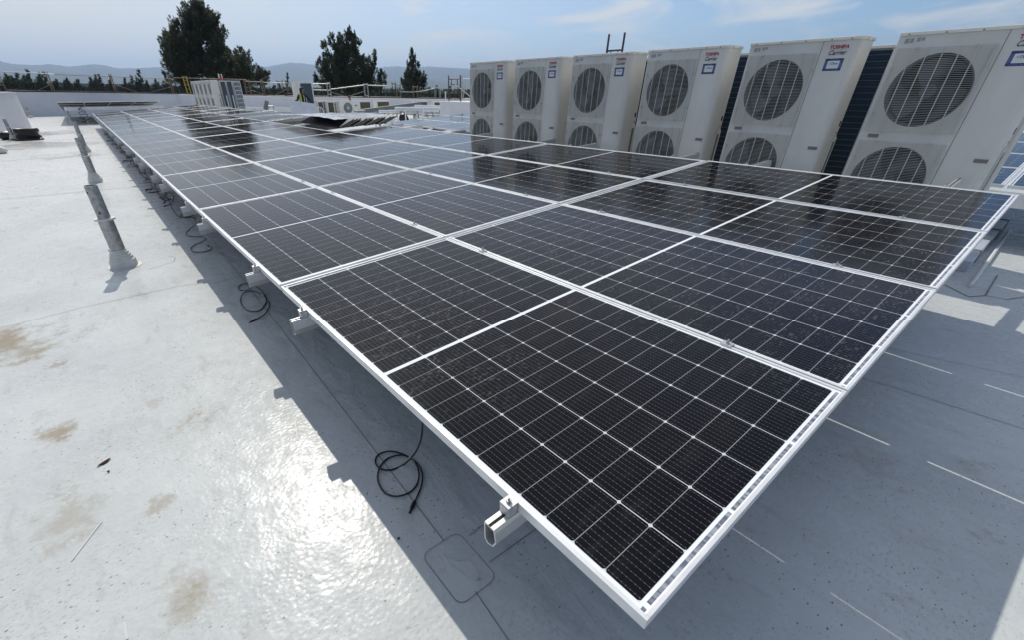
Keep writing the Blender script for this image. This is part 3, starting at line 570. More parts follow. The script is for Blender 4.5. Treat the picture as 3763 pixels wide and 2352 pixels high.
hang_lead([(960, 60), (950, 80), (942, 120), (950, 150), (985, 163), (1030, 145), (1010, 175), (990, 185)], 0.3968, 200, 650, 'tangled black cable against the fifth rail end', 3)
hang_lead([(910, 0), (905, 15), (860, 30), (820, 38), (850, 44), (900, 48), (935, 70), (905, 100), (865, 111)], 0.3968, 200, 650, 'black cable with its plug pointing left beside the sixth rail end', 3)
rng = random.Random(11)
for n_, y in enumerate((7.6, 8.9, 9.9, 11.6, 12.4, 13.8, 15.1, 16.0, 17.5, 19.0, 20.2, 21.8, 23.5, 25.1)):
    x0 = 0.66; y += rng.uniform(-.2, .2); a = rng.uniform(0, 6); c = Vector((0.66 + rng.uniform(-.04, .12), y, 0.007)); rd = rng.uniform(0.05, 0.13)
    P3 = [Vector((x0, y + .1, 0.56)), Vector((x0 - .04, y + .08, 0.3)), Vector((x0 - .02, y + .02, 0.08))]
    P3 += [c + Vector((math.cos(a + k * 0.75) * rd * (1 - k * .02), math.sin(a + k * 0.75) * rd * 1.3, 0.006 * (k % 2))) for k in range(rng.randint(8, 12))]
    P3.append(c + Vector((rng.uniform(-0.14, 0.1), rng.uniform(-.22, -.1), 0)))
    lead(P3, 'black cable loop under the array edge, %s beyond the sixth rail' % (ORD + ['fourteenth'])[n_], 0.005)
# bundle hanging from the far left array
P3 = [Vector((0.25 + 0.12 * math.cos(k * 1.1) * (1 + .3 * (k % 3)), 33.62 + 0.04 * math.sin(k), 0.80 - 0.034 * k + 0.05 * math.sin(k * 1.9))) for k in range(22)]
lead(P3, 'black cable bundle hanging from the far left array', 0.014)

# ------------------------------------------------------------------ fan cabinets
def hole_plate(b, y0, y1, z0, z1, cy, cz, r, x=0.0, n=40, mi=0):
    vs = []; 
    for k in range(n):
        a = 2 * math.pi * k / n; c, s_ = math.cos(a), math.sin(a)
        vs.append((x, cy + r * c, cz + r * s_))
    for k in range(n):
        a = 2 * math.pi * k / n; c, s_ = math.cos(a), math.sin(a)
        kx = ((y1 - cy) if c > 0 else (cy - y0)) / max(1e-6, abs(c)); kz = ((z1 - cz) if s_ > 0 else (cz - z0)) / max(1e-6, abs(s_)); q = min(kx, kz)
        vs.append((x, cy + q * c, cz + q * s_))
    b.add(vs, [(k, (k + 1) % n, n + (k + 1) % n, n + k) for k in range(n)], mi)
    for (ya, za) in ((y0, z0), (y1, z0), (y1, z1), (y0, z1)):      # close the clipped corners
        a = math.atan2(za - cz, ya - cy) % (2 * math.pi); k = int(a / (2 * math.pi / n)); p, q = vs[n + k % n], vs[n + (k + 1) % n]
        b.add([p, q, (x, ya, za)], [(0, 2, 1)], mi)
def text(body, size, m_, name, parent, loc, shear=0.0, sx=1.0, bold=0.0, rot=None):
    cu = bpy.data.curves.new(name, 'FONT'); cu.body = body; cu.size = size; cu.shear = shear; cu.extrude = 0.0006; cu.offset = bold; cu.align_x = 'CENTER'; cu.align_y = 'CENTER'
    o = bpy.data.objects.new(name, cu); C.objects.link(o); bpy.context.view_layer.update()
    me = bpy.data.meshes.new_from_object(o.evaluated_get(bpy.context.evaluated_depsgraph_get())); bpy.data.objects.remove(o)
    # text is written along +x, up +y; turn it to face -x, reading towards -y, up +z
    M_ = rot or Matrix(((0, 0, -1, 0), (-1, 0, 0, 0), (0, 1, 0, 0), (0, 0, 0, 1)))
    me.transform(Matrix.Translation(loc) @ M_ @ Matrix.Diagonal((sx, 1, 1, 1)))
    me.materials.clear(); me.materials.append(m_)
    o = bpy.data.objects.new(name, me); C.objects.link(o); o.parent = parent; return o
def fan_cabinet():
    W_, D_, Z0, Z1 = 0.98, 0.37, 0.42, 1.945
    Yv = lambda a: W_ - a
    t = thing('fan_cabinet', 'x', 'air conditioner')
    b = MB(); cy = Yv(0.345)
    # front: fan side plates with round openings, strips between, service side
    hole_plate(b, Yv(0.672), W_, 1.20, 1.87, cy, 1.535, 0.278); hole_plate(b, Yv(0.672), W_, 0.48, 1.15, cy, 0.815, 0.278)
    ys0 = Yv(0.672)
    for z0, z1 in ((1.87, Z1), (1.15, 1.20), (Z0, 0.48)): b.add([(0, ys0, z0), (0, W_, z0), (0, W_, z1), (0, ys0, z1)], [(0, 3, 2, 1)])
    poly = [(0, Yv(0.677)), (0, 0.055), (0.010, 0.028), (0.026, 0.010), (0.050, 0.0), (D_ - 0.03, 0), (D_, 0.03), (D_, W_), (0.0, W_)]
    for (x0, y0), (x1, y1) in zip(poly, poly[1:]): b.add([(x0, y0, Z0), (x1, y1, Z0), (x1, y1, Z1), (x0, y0, Z1)], [(0, 1, 2, 3)])
    b.add([(x, y, Z0) for x, y in poly], [tuple(range(len(poly)))])
    b.box((0.0015, Yv(0.677), Z0), (0.004, Yv(0.672), Z1), 1)     # seam beside the service side
    b.build('cabinet', [MT['cab'], MT['plate']], t, smooth=True)
    b = MB()
    lp = [(-0.012, W_ + 0.006), (-0.012, 0.050), (0.0, 0.018), (0.016, -0.004), (0.045, -0.012), (D_ - 0.02, -0.012), (D_ + 0.01, 0.02), (D_ + 0.01, W_ + 0.006)]
    b.prism(lp, 1.9455, 1.972); ld = b.build('lid', MT['cab2'], t, bevel=0.004)
    b = MB()
    for a in (0.06, 0.30, 0.52, 0.74, 0.90): b.cyl((-0.0125, Yv(a), 1.954), (-0.016, Yv(a), 1.954), 0.006, 8)
    for x in (0.10, 0.26): b.cyl((x, -0.0125, 1.954), (x, -0.016, 1.954), 0.006, 8)
    b.build('screws', MT['plate'], ld)
    for cz in (1.535, 0.815):
        b = MB(); n = 40; rs = [(0.0, 0.278), (0.012, 0.268), (0.05, 0.262), (0.12, 0.262)]
        vs = [(x, cy + r * math.cos(2 * math.pi * k / n), cz + r * math.sin(2 * math.pi * k / n)) for x, r in rs for k in range(n)]
        b.add(vs, [(i * n + k, i * n + (k + 1) % n, (i + 1) * n + (k + 1) % n, (i + 1) * n + k) for i in range(3) for k in range(n)])
        b.add([(0.2, cy + 0.30 * math.cos(2 * math.pi * k / n), cz + 0.30 * math.sin(2 * math.pi * k / n)) for k in range(n)], [tuple(range(n))], 1)
        rg = b.build('fan_ring', [MT['ring'], MT['darkhole']], t, smooth=True)
        b = MB(); b.cyl((0.045, cy, cz), (0.12, cy, cz), 0.055, 20)
        for k in range(3):
            a0 = k * 2.094 + (0.5 if cz > 1 else 1.3); vs = []; nr, na = 6, 7
            for i in range(nr):
                rr = 0.05 + 0.195 * i / (nr - 1)
                for j in range(na):
                    q = j / (na - 1); a = a0 + q * (1.25 + 0.15 * i / nr) + 0.10 * i
                    vs.append((0.052 + 0.085 * q - 0.012 * math.sin(q * 3.14), cy + rr * math.cos(a), cz + rr * math.sin(a)))
            b.add(vs, [(i * na + j, i * na + j + 1, (i + 1) * na + j + 1, (i + 1) * na + j) for i in range(nr - 1) for j in range(na - 1)])
        b.build('fan', MT['blade'], t, smooth=True)
        # guard of coated wire
        b = MB(); y0, y1, z0, z1 = Yv(0.655), Yv(0.022), cz - 0.315, cz + 0.315; nw = 48
        for k in range(nw + 1):
            z = z0 + (z1 - z0) * k / nw; th = 0.0028 if k in (0, nw) else 0.0012
            b.box((-0.024, y0, z - th), (-0.024 + 2 * th, y1, z + th))
        for k in range(7):
            y = y0 + 0.012 + (y1 - y0 - 0.024) * k / 6; b.box((-0.0285, y - 0.0032, z0 - 0.006), (-0.0235, y + 0.0032, z1 + 0.006))
        for y in (y0 + 0.005, y1 - 0.005):
            b.box((-0.024, y - 0.003, z0), (-0.018, y + 0.003, z1))
            for z in (z0 + 0.14, z1 - 0.14): b.box((-0.020, y - 0.008, z - 0.012), (-0.0005, y + 0.008, z + 0.012))
        for y in (y0 + 0.13, y1 - 0.13):
            for z in (z0 - 0.004, z1 + 0.004): b.box((-0.022, y - 0.014, z - 0.006), (-0.0005, y + 0.014, z + 0.006))
        b.build('fan_guard', MT['wire'], t)
    for a0, a1, z0, z1 in ((0.07, 0.15, 1.158, 1.188), (0.865, 0.95, 1.012, 1.042)):
        b = MB(); b.box((-0.004, Yv(a1), z0), (-0.0005, Yv(a0), z1)); b.box((-0.006, Yv(a1) - 0.004, z1), (-0.0005, Yv(a0) + 0.004, z1 + 0.006), 1); b.build('recessed_grip', [MT['plate'], MT['cab']], t)
    for a0, a1, z0, z1 in ((0.045, 0.075, 1.890, 1.925), (0.082, 0.105, 1.893, 1.925), (0.125, 0.150, 1.900, 1.928), (0.155, 0.178, 1.905, 1.928)):
        b = MB(); b.box((-0.0018, Yv(a1), z0), (-0.0004, Yv(a0), z1)); b.build('printed_note', MT['faint'], t)
    text('TOSHIBA', 0.040, MT['red'], 'maker_lettering', t, (-0.002, Yv(0.82), 1.893), 0.0, 0.95, 0.0014)
    text('Carrier', 0.052, MT['navy'], 'brand_lettering', t, (-0.002, Yv(0.815), 1.848), 0.32, 0.92, 0.0006)
    b = MB(); b.box((-0.0016, Yv(0.888), 1.8705), (-0.0004, Yv(0.752), 1.8725)); b.build('lettering_rule', MT['faint'], t)
    b = MB(); b.box((-0.0014, Yv(0.892), 1.703), (-0.0003, Yv(0.742), 1.803)); st = b.build('warranty_sticker', MT['stick'], t)
    b = MB(); b.box((-0.0022, Yv(0.866), 1.722), (-0.0015, Yv(0.767), 1.785)); b.build('sticker_field', MT['stickw'], st)
    b = MB()
    for a0, a1, z0, z1 in ((0.746, 0.7525, 1.722, 1.785), (0.756, 0.7625, 1.722, 1.785), (0.8705, 0.877, 1.722, 1.785), (0.880, 0.8865, 1.722, 1.785), (0.785, 0.85, 1.792, 1.797), (0.757, 0.81, 1.709, 1.714), (0.82, 0.875, 1.709, 1.714)): b.box((-0.0021, Yv(a1), z0), (-0.0015, Yv(a0), z1))
    b.build('sticker_fine_print', MT['stickl'], st)
    text('Al', 0.026, MT['green'], 'sticker_lettering', st, (-0.0026, Yv(0.788), 1.762), 0.2, 0.9); text('Dura', 0.026, MT['navy'], 'sticker_lettering', st, (-0.0026, Yv(0.827), 1.762), 0.1, 0.95, 0.0003)
    # right side: pipe cover, warning marks, knock-outs
    b = MB(); b.box((0.24, -0.012, Z0 + 0.02), (0.345, -0.0005, 1.12)); sc = b.build('pipe_cover', MT['cab'], t, bevel=0.004)
    b = MB(); b.box((0.285, -0.0035, 1.22), (0.315, -0.0005, 1.27)); b.build('warning_mark', MT['darkhole'], t)
    b = MB(); b.box((0.285, -0.0035, 1.155), (0.325, -0.0005, 1.165)); b.build('warning_mark', MT['red'], t)
    b = MB(); b.box((0.258, -0.0145, 0.60), (0.304, -0.0125, 1.08))
    for k in range(9): b.box((0.262, -0.0165, 0.62 + 0.05 * k), (0.300, -0.0125, 0.645 + 0.05 * k))
    b.build('louvre_panel', MT['ring'], sc)
    # stand
    b = MB()
    for y in (0.10, 0.88): b.box((-0.02, y - 0.03, 0.33), (D_ + 0.03, y + 0.03, 0.416))
    for y in (0.10, 0.88):
        for x in (0.02, D_ - 0.03): b.box((x - 0.02, y - 0.02, 0.0), (x + 0.02, y + 0.02, 0.329))
    b.build('stand', MT['galv'], t)
    return t
AX = 5.946
ACY = [7.518, 6.314, 5.098, 3.878, 2.655, 1.404]
ac0 = fan_cabinet()
AL = ['farthest beige two-fan condenser cabinet of the front row, left end against the sky', 'beige two-fan condenser cabinet, second from the left in the front row', 'beige two-fan condenser cabinet, third from left, scaffold frame showing above its lid', 'beige two-fan condenser cabinet, third from the right in the front row', 'beige two-fan condenser cabinet with the full blue sticker, second from the right', 'nearest beige two-fan condenser cabinet, cut by the right edge of the photo']
for i in range(6):
    a = ac0 if i == 0 else dup(ac0)
    a.location = (AX, ACY[i] - 0.98, 0); a['label'] = AL[i]; a['group'] = 'front row of beige condenser cabinets'
# back row: only their teal coil backs show through the gaps
def coil_back(post=False):
    t = thing('condenser_cabinet', 'x', 'air conditioner')
    b = MB(); b.box((0.02, 0, 0.40), (0.37, 0.98, 1.90)); (b.box((-0.008, 0.0, 0.40), (0.0198, 0.072, 1.90)) if post else None); b.build('cabinet', MT['cab'], t, bevel=0.006)
    y0_ = 0.075 if post else 0.002; b = MB(); b.box((0.0, y0_, 0.42), (0.0195, 0.978, 1.885)); c = b.build('coil', MT['coil'], t)
    b = MB()
    for k in range(26): b.box((-0.006, y0_ + .004, 0.47 + 0.055 * k), (-0.0005, 0.96, 0.473 + 0.055 * k))
    b.build('coil_guard', MT['plate'], c)
    b = MB(); b.box((-0.012, -0.01, 1.9005), (0.38, 0.99, 1.928)); b.build('lid', MT['cab2'], t, bevel=0.004)
    b = MB()
    for y in (0.1, 0.88): b.box((0.0, y - .03, 0.0), (0.36, y + .03, 0.398))
    b.build('stand', MT['galv'], t); return t
cb0 = coil_back()
for i in range(6):
    a = cb0 if i == 0 else (dup(cb0) if i < 5 else coil_back(True))
    a.location = (6.62, ACY[i] - (1.08 if i < 5 else 0.985), 0); a['label'] = 'condenser cabinet with teal finned back, seen through the gap right of the %s front cabinet' % ['leftmost', 'second', 'third', 'fourth', 'fifth', 'nearest'][i]; a['group'] = 'back row of condenser cabinets'
# far bank of the same cabinets beyond the array
for i in range(5):
    a = dup(ac0, 'distant two-fan cabinet in the far bank, %s from the front' % ORD[i]); a.location = (6.45, 31.55 + 1.2 * i, 0.07); a['group'] = 'far bank of condenser cabinets'
def side_cab(x, w_, label, coilm, grid):
    t = thing('condenser_cabinet', label, 'air conditioner', (x, 31.6, 0), 0, 'far bank of condenser cabinets')
    b = MB(); b.box((0, 0.02, 0.45), (w_, 1.0, 2.02)); b.build('cabinet', MT['cab'], t)
    b = MB(); b.box((0.03, 0.0, 0.5), (w_ - 0.03, 0.019, 1.97)); c = b.build('coil', MT[coilm], t)
    b = MB()
    if grid:
        for k in range(6): b.box((0.03 + (w_ - 0.075) * k / 5, -0.02, 0.5), (0.045 + (w_ - 0.075) * k / 5, -0.001, 1.97))
        for k in range(8): b.box((0.03, -0.03, 0.5 + 1.44 * k / 7), (w_ - 0.03, -0.021, 0.525 + 1.44 * k / 7))
    else: b.box((w_ * .52, -0.02, 0.5), (w_ * .68, -0.001, 1.3))
    b.build('coil_guard', MT['pvc'], c)
    b = MB()
    for y in (0.1, 0.9): b.box((0.0, y - .03, 0.0), (w_, y + .03, 0.448))
    b.build('stand', MT['galv'], t)
side_cab(6.93, 0.30, 'far cabinet with a narrow blue grey coil side, left of the white gridded one', 'coilb', False)
side_cab(7.27, 0.30, 'far cabinet with a dark blue coil side, next to the white gridded one', 'coilb', False)
side_cab(7.61, 0.42, 'far cabinet at the right end with a white grid over its dark coil', 'coil', True)
# lone cabinet behind the worker
t = thing('condenser_cabinet', 'lone tall cabinet with a flat blue coil behind the worker', 'air conditioner', tuple(at(1085, 300, y=31.0) * Vector((1, 1, 0)) if False else (at(1078, 300, y=31.0).x, 31.0, 0)))
b = MB(); b.box((0, 0.02, 0.45), (1.16, 0.42, 1.955)); b.build('cabinet', MT['cab'], t)
b = MB(); b.box((0.40, 0.0, 0.5), (1.08, 0.019, 1.90)); b.build('coil', MT['coilb'], t)
b = MB(); b.box((-0.02, -0.01, 1.9555), (1.18, 0.43, 1.99)); b.build('lid', MT['cab2'], t)
b = MB(); b.box((0.0, 0.05, 0.0), (0.08, 0.4, 0.448)); b.box((1.08, 0.05, 0.0), (1.16, 0.4, 0.448)); b.build('stand', MT['galv'], t)

# sheet-metal duct lying on the roof right of the array
t = thing('roof_duct', 'low pale metal duct on the roof beside the right edge of the array', 'duct', (0, 0, 0))
b = MB(); b.box((6.45, 0.215, 0.0), (9.6, 0.46, 0.11)); b.build('duct_body', mat('duct_sheet', (0.60, 0.66, 0.74), 0.35, 0.2, 0.2, 1.6), t, bevel=0.006)
b = MB()
for x in (6.95, 7.6, 8.25, 9.0): b.box((x, 0.209, 0.0), (x + 0.05, 0.466, 0.116))
b.build('joint_band', MT['duct'], t)
b = MB(); b.tube([(5.95, 0.12, 0.018), (7.2, 0.13, 0.02), (8.9, 0.15, 0.02)], 0.017, 8); o = b.build('conduit', MT['pvc'], smooth=True); setup(o, 'thin pale conduit lying along the metal duct on the right', 'pipe')
b = MB(); P3 = [at(3655, 702, y=0.9) + Vector((0, 0, 0.0)), at(3690, 700, y=0.8), at(3730, 698, y=0.75), at(3763, 712, y=0.7), at(3800, 720, y=0.7)]
b.tube(curve_pts(P3), 0.012, 8); o = b.build('panel_cable', MT['cable'], smooth=True); setup(o, 'black cable sagging below the front beam of the array behind the cabinets', 'cable')

# ------------------------------------------------------------------ scaffold and debris netting beyond the walls
OFF = 1.7
def sframe(pl_, pr_, ytop, label, m_='scaf', off=OFF, group='scaffold frames beyond the far wall', inner=True, zb_=None):
    a, c = wallray(pl_, off), wallray(pr_, off); zt = (at(pl_, ytop, d=a.length).z + at(pr_, ytop, d=c.length).z) / 2
    t = thing('scaffolding', label, 'scaffold', (a.x, a.y, 0), 0, group); b0 = -0.9 if zb_ is None else zb_
    A = Vector((0, 0, 0)); D = Vector((c.x - a.x, c.y - a.y, 0)); r = 0.026
    for q in (A, D): b = MB(); b.cyl(q + Vector((0, 0, b0)), q + Vector((0, 0, zt)), r, 8); b.build('post', MT[m_], t)
    for z in (zt - 0.10, zt - 0.85): b = MB(); b.cyl(A + Vector((0, 0, z)), D + Vector((0, 0, z)), r * .8, 8); b.build('crossbar', MT[m_], t)
    if inner:
        for q0, q1 in ((0.25, 0.12), (0.75, 0.88)): b = MB(); b.cyl(A + D * q0 + Vector((0, 0, zt - 0.12)), A + D * q1 + Vector((0, 0, zt - 1.2)), r * .7, 6); b.build('inner_strut', MT[m_], t)
    return A, D, zt
FR = [(4, 29, 258, 'scaf', 'leftmost scaffold frame, cut by the left edge of the photo'), (196, 205, 262, 'scaf', 'tan scaffold frame on the left, above the tilted far array'), (424, 431, 270, 'scaf', 'tan scaffold frame left of the big tree'),
      (634, 641, 281, 'scaf', 'scaffold frame below the left side of the big tree'), (905, 925, 289, 'scaf', 'scaffold frame just right of the far cabinet bank'),
      (966, 974, 288, 'scaf', 'narrow tan scaffold frame between the far bank and the worker'), (1058, 1080, 296, 'scaf', 'scaffold frame immediately left of the lone blue cabinet'), (1204, 1217, 299, 'scafl', 'pale scaffold frame in front of the bushy pine, left one'),
      (1340, 1354, 303, 'scafl', 'pale scaffold frame in front of the bushy pine, right one'), (1457, 1473, 306, 'scaf', 'scaffold frame between the bushy pine and the slim conifer'), (1518, 1536, 312, 'scaf', 'scaffold frame below the slim conifer'), (1598, 1618, 314, 'scafl', 'thin pale scaffold frame right of the slim conifer')]
for pl_, pr_, yt, mm, lb in FR: sframe(pl_, pr_, yt, lb, mm)
sframe(1443, 1455, 300, 'dark scaffold frame standing farther out, between the pine and the slim conifer', 'scafd', 4.0)
sframe(1026, 1046, 292, 'dark scaffold frame standing farther out, left of the lone blue cabinet', 'scafd', 4.5)
def guard(pts, label, r=0.024, m_='scaf', off=OFF - 0.06):
    P3 = [wallpt(x, y, off) for x, y in pts]; b = MB(); o0 = P3[0].copy()
    b.tube([p - o0 for p in P3], r, 8); o = b.build('guard_rail', MT[m_], None); o.location = o0
    return setup(o, label, 'guard rail', 'guard rails of the scaffold')
guard([(-60, 258), (172, 269), (200, 272)], 'white upper guard rail at the far left of the scaffold', 0.03, 'pvc'); guard([(200, 272), (428, 281), (640, 289)], 'thin dark upper guard rail running left of the big tree', 0.016, 'scafd')
guard([(636, 284), (905, 291)], 'upper guard rail behind the far cabinet bank'); guard([(903, 298), (970, 300)], 'upper guard rail right of the far cabinet bank', 0.035)
guard([(968, 301), (1078, 303)], 'upper guard rail left of the worker', 0.018, 'scafl'); guard([(1150, 306), (1206, 307)], 'short upper rail right of the lone blue cabinet', 0.03, 'scafl')
guard([(1152, 329), (1214, 330)], 'short middle rail right of the lone blue cabinet', 0.022, 'scafl'); guard([(1214, 327), (1338, 311)], 'pale rail sloping upward in front of the bushy pine', 0.035, 'scafl')
guard([(1350, 312), (1420, 314)], 'pale level rail on the right of the bushy pine', 0.035, 'scafl'); guard([(1420, 314), (1456, 315)], 'short thin rail right of the bushy pine', 0.015, 'scafl')
guard([(1470, 336), (1520, 337), (1560, 332), (1600, 322), (1760, 326)], 'thin rail curving up to the right near the slim conifer', 0.02, 'scafl')
guard([(1217, 337), (1265, 352)], 'diagonal brace left of centre under the bushy pine', 0.022); guard([(1285, 352), (1338, 334)], 'diagonal brace under the right of the bushy pine', 0.022)
guard([(140, 330), (195, 305)], 'diagonal brace in the leftmost scaffold bay', 0.02); guard([(432, 312), (500, 336)], 'diagonal brace right of the second scaffold frame', 0.02); guard([(560, 335), (632, 317)], 'diagonal brace left of the yellow ladder', 0.02)
guard([(925, 330), (966, 345)], 'diagonal brace right of the far cabinet bank', 0.02); guard([(1015, 346), (1056, 325)], 'diagonal brace left of the lone blue cabinet', 0.02)
guard([(27, 331), (430, 339), (655, 344)], 'toe board along the top of the left far wall', 0.045, 'scafd', OFF - .3)
guard([(665, 345), (905, 349), (1210, 354), (1530, 358), (1760, 363)], 'toe board along the top of the right far wall', 0.045, 'scafd', OFF - .3)
def netting(pts, label):
    b = MB(); P3 = []
    for (x0, y0), (x1, y1) in zip(pts, pts[1:]):
        n = max(1, int(abs(x1 - x0) / 14))
        for i in range(n): P3.append(wallpt(x0 + (x1 - x0) * i / n, y0 + (y1 - y0) * i / n + 0.5 * math.sin(x0 + i * 1.3), OFF + 0.08))
    P3.append(wallpt(*pts[-1], OFF + .08)); n = len(P3)
    for i, p in enumerate(P3):
        q = Vector((p.x, p.y, 0)).normalized() * 0.03 * math.sin(i * 2.1)
        b.v += [tuple(p), (p.x + q.x, p.y + q.y, (p.z - 0.6) / 2), (p.x, p.y, -0.6)]
    for i in range(n - 1):
        for j in range(2): b.f.append((3 * i + j, 3 * i + j + 1, 3 * i + j + 4, 3 * i + j + 3)); b.m.append(0)
    return setup(b.build('debris_netting', MT['net']), label, 'netting', 'debris netting of the scaffold')
netting([(-300, 300), (27, 302), (205, 304), (330, 305), (430, 307), (560, 310), (652, 312)], 'dark debris netting on the left, below the thin guard rail')
netting([(656, 314), (760, 317), (905, 321), (1060, 330), (1210, 332)], 'dark debris netting behind the far cabinets and the worker')
netting([(1212, 333), (1260, 339), (1340, 335), (1400, 341), (1456, 337)], 'sagging dark debris netting in front of the bushy pine')
netting([(1458, 336), (1530, 338), (1600, 342), (1760, 345), (2100, 349), (2600, 356)], 'dark debris netting to the right of the bushy pine')
# yellow ladder
a, c = wallray(690, OFF - 0.3), wallray(703, OFF - 0.3); zt = at(668, 278, d=a.length).z
t = thing('ladder', 'yellow ladder leaning above the wall left of the far cabinet bank', 'ladder', (a.x, a.y, 0))
D = Vector((c.x - a.x, c.y - a.y, 0)); 
for q in (Vector(), D): b = MB(); b.bar(q + Vector((0, 0, -0.6)), q + Vector((0, 0.2, zt)), 0.075, 0.03); b.build('side_rail', MT['yel'], t)
for k in range(9): b = MB(); z = 0.2 + k * 0.29; f_ = 0.2 * (z + .6) / (zt + .6); b.cyl(Vector((0, f_, z)), D + Vector((0, f_, z)), 0.018, 6); b.build('rung', MT['yel'], t)
# bigger frames: two on the curb, one behind the fan cabinets
def bigframe(x, y, z0, z1, wdt, label, mm, dirv=(0, -1)):
    t = thing('scaffolding', label, 'scaffold', (x, y, z0)); D = Vector((dirv[0], dirv[1], 0)) * wdt; h = z1 - z0
    for q in (Vector(), D): b = MB(); b.cyl(q, q + Vector((0, 0, h)), 0.03, 8); b.build('post', MT[mm], t)
    for f_ in (0.86, 0.10 if h < 1.6 else 0.5): b = MB(); b.cyl(Vector((0, 0, h * f_)), D + Vector((0, 0, h * f_)), 0.024, 8); b.build('crossbar', MT[mm], t)
    b = MB(); b.cyl(D * 0.22 + Vector((0, 0, h * .66)), D * 0.78 + Vector((0, 0, h * .66)), 0.02, 6); b.build('crossbar', MT[mm], t)
    for q0, q1 in ((0.27, 0.10), (0.73, 0.90)): b = MB(); b.cyl(D * q0 + Vector((0, 0, h * .85)), D * q1 + Vector((0, 0, h * .12)), 0.02, 6); b.build('inner_strut', MT[mm], t)
    return t
q = at(1650, 368, x=16.5); q2 = at(1692, 368, x=16.5); zt = at(1650, 276, x=16.5).z
bigframe(16.5, q.y, 1.012, zt, q.y - q2.y, 'dark scaffold frame standing on the white roof curb, left one', 'scafd')
q = at(1697, 368, x=17.6); bigframe(17.6, q.y, 1.012, at(1697, 276, x=17.6).z, 1.25, 'pale scaffold frame on the white roof curb, right one, beside the first cabinet', 'scafl')
q = at(2230, 190, x=13.4); q2 = at(2286, 188, x=13.4); bigframe(13.4, q.y, 0.0, at(2236, 124, x=13.4).z, q.y - q2.y, 'dark scaffold frame rising against the sky behind the third cabinet', 'scafd')
b = MB(); p0 = at(1664, 300, x=16.4); p1 = at(1730, 355, x=16.2); b.cyl(p0, p1, 0.02, 6); o = b.build('scaffolding', MT['scafl']); setup(o, 'diagonal brace crossing the scaffold frames on the curb', 'scaffold')

# ------------------------------------------------------------------ clutter between the array and the far wall
def mini(pxl, pxr, pyt, Y, h, kind, label, dep=0.34, group='small condensers in front of the far wall'):
    a = at(pxl, pyt, y=Y); c = at(pxr, pyt, y=Y); w_ = c.x - a.x; z0 = max(0.12, a.z - h); hh = a.z - z0
    t = thing('small_condenser', label, 'air conditioner', (a.x, Y, z0), 0, group)
    b = MB(); b.box((0, 0.01, 0), (w_, dep, hh)); b.build('casing', MT['cab2'], t, bevel=0.012)
    b = MB(); b.box((-0.02, -0.015, hh + 0.001), (w_ + 0.02, dep + 0.02, hh + 0.03)); b.build('lid', MT['wallcap'], t)
    if kind == 'fan':
        r = hh * 0.40; cx = w_ * 0.42; b = MB(); b.cyl((cx, 0.0095, hh * .5), (cx, -0.01, hh * .5), r, 28); rg = b.build('fan_opening', MT['duct'], t)
        b = MB()
        for k in range(18):
            q = k * math.pi / 9; b.bar((cx + .06 * math.cos(q), -0.014, hh * .5 + .06 * math.sin(q)), (cx + r * math.cos(q), -0.014, hh * .5 + r * math.sin(q)), 0.006)
        b.cyl((cx, -0.018, hh * .5), (cx, -0.010, hh * .5), 0.06, 14); b.build('fan_guard', MT['pvc'], rg)
        b = MB(); b.box((w_ * .80, -0.006, hh * .62), (w_ * .92, 0.0095, hh * .72)); b.build('handle', MT['ring'], t)
    else:
        e = w_ * (0.22 if kind == 'grid' else 0.14)
        b = MB(); b.box((e if kind != 'grid' else 0.06, 0.0, 0.06), (w_ - (0.05 if kind != 'grid' else w_ * .45), 0.0095, hh - 0.05)); c_ = b.build('coil', MT['brown'], t)
        if kind == 'grid':
            b = MB(); b.box((w_ * .62, -0.001, 0.05), (w_ - .04, 0.0095, hh - .04))
            b.build('vent', MT['darkhole'], t); b = MB(); b.box((w_ * .78, -0.012, 0.05), (w_ * .83, -0.002, hh - .04))
            for k in range(9): b.box((w_ * .62, -0.012, 0.05 + (hh - .1) * k / 8), (w_ - .04, -0.002, 0.075 + (hh - .1) * k / 8))
            b.build('vent_guard', MT['pvc'], t)
    for x_ in (0.05, w_ - .14): b = MB(); b.box((x_, 0.05, -z0 + 0.001), (x_ + .09, dep - 0.05, -0.001)); b.build('foot', MT['galv'], t)
mini(1165, 1200, 371, 30.6, 0.72, 'grid', 'small condenser with brown coil right behind the white board')
mini(1201, 1243, 372, 30.2, 0.72, 'grid', 'small condenser with brown coil and square vents, left of the fan unit')
mini(1247, 1316, 371, 29.6, 0.72, 'fan', 'small condenser showing its round fan, middle of the row')
mini(1316, 1362, 371, 30.2, 0.60, 'coil', 'small condenser with brown coil, just right of the fan unit')
mini(1380, 1431, 370, 30.8, 0.55, 'coil', 'small condenser with brown coil, second to the right of the fan unit')
mini(1523, 1572, 371, 29.0, 0.45, 'coil', 'small condenser with brown coil partly behind the thick white pipe')
mini(1592, 1628, 372, 28.0, 0.40, 'coil', 'small condenser half hidden by the white roof curb')
def run(p0, p1, r, m_, name, label, cat='pipe', box=False, group=None, h=None, legs=True):
    b = MB(); 
    if box: b.bar(p0, p1, r * 2, h or r * 2)
    else: b.cyl(p0, p1, r, 14)
    if not legs: return setup(b.build(name, MT[m_], smooth=not box), label, cat, group)
    t = thing(name, label, cat, (p0.x, p0.y, 0), 0, group); o0 = Vector((p0.x, p0.y, 0)); b.v = [tuple(Vector(v) - o0) for v in b.v]
    b.build('run', MT[m_], t, smooth=not box)
    for f_ in (0.12, 0.5, 0.88):
        p = p0.lerp(p1, f_) - o0; s_ = MB(); s_.box((p.x - .03, p.y - .03, 0), (p.x + .03, p.y + .03, p.z - r)); s_.build('support', MT['galv'], t)
    return t
run(at(1165, 421, y=25.5), at(1302, 424, y=25.2), 0.10, 'white', 'duct', 'white boxed duct right of the board, in front of the small condensers', 'duct', True, None, 0.17)
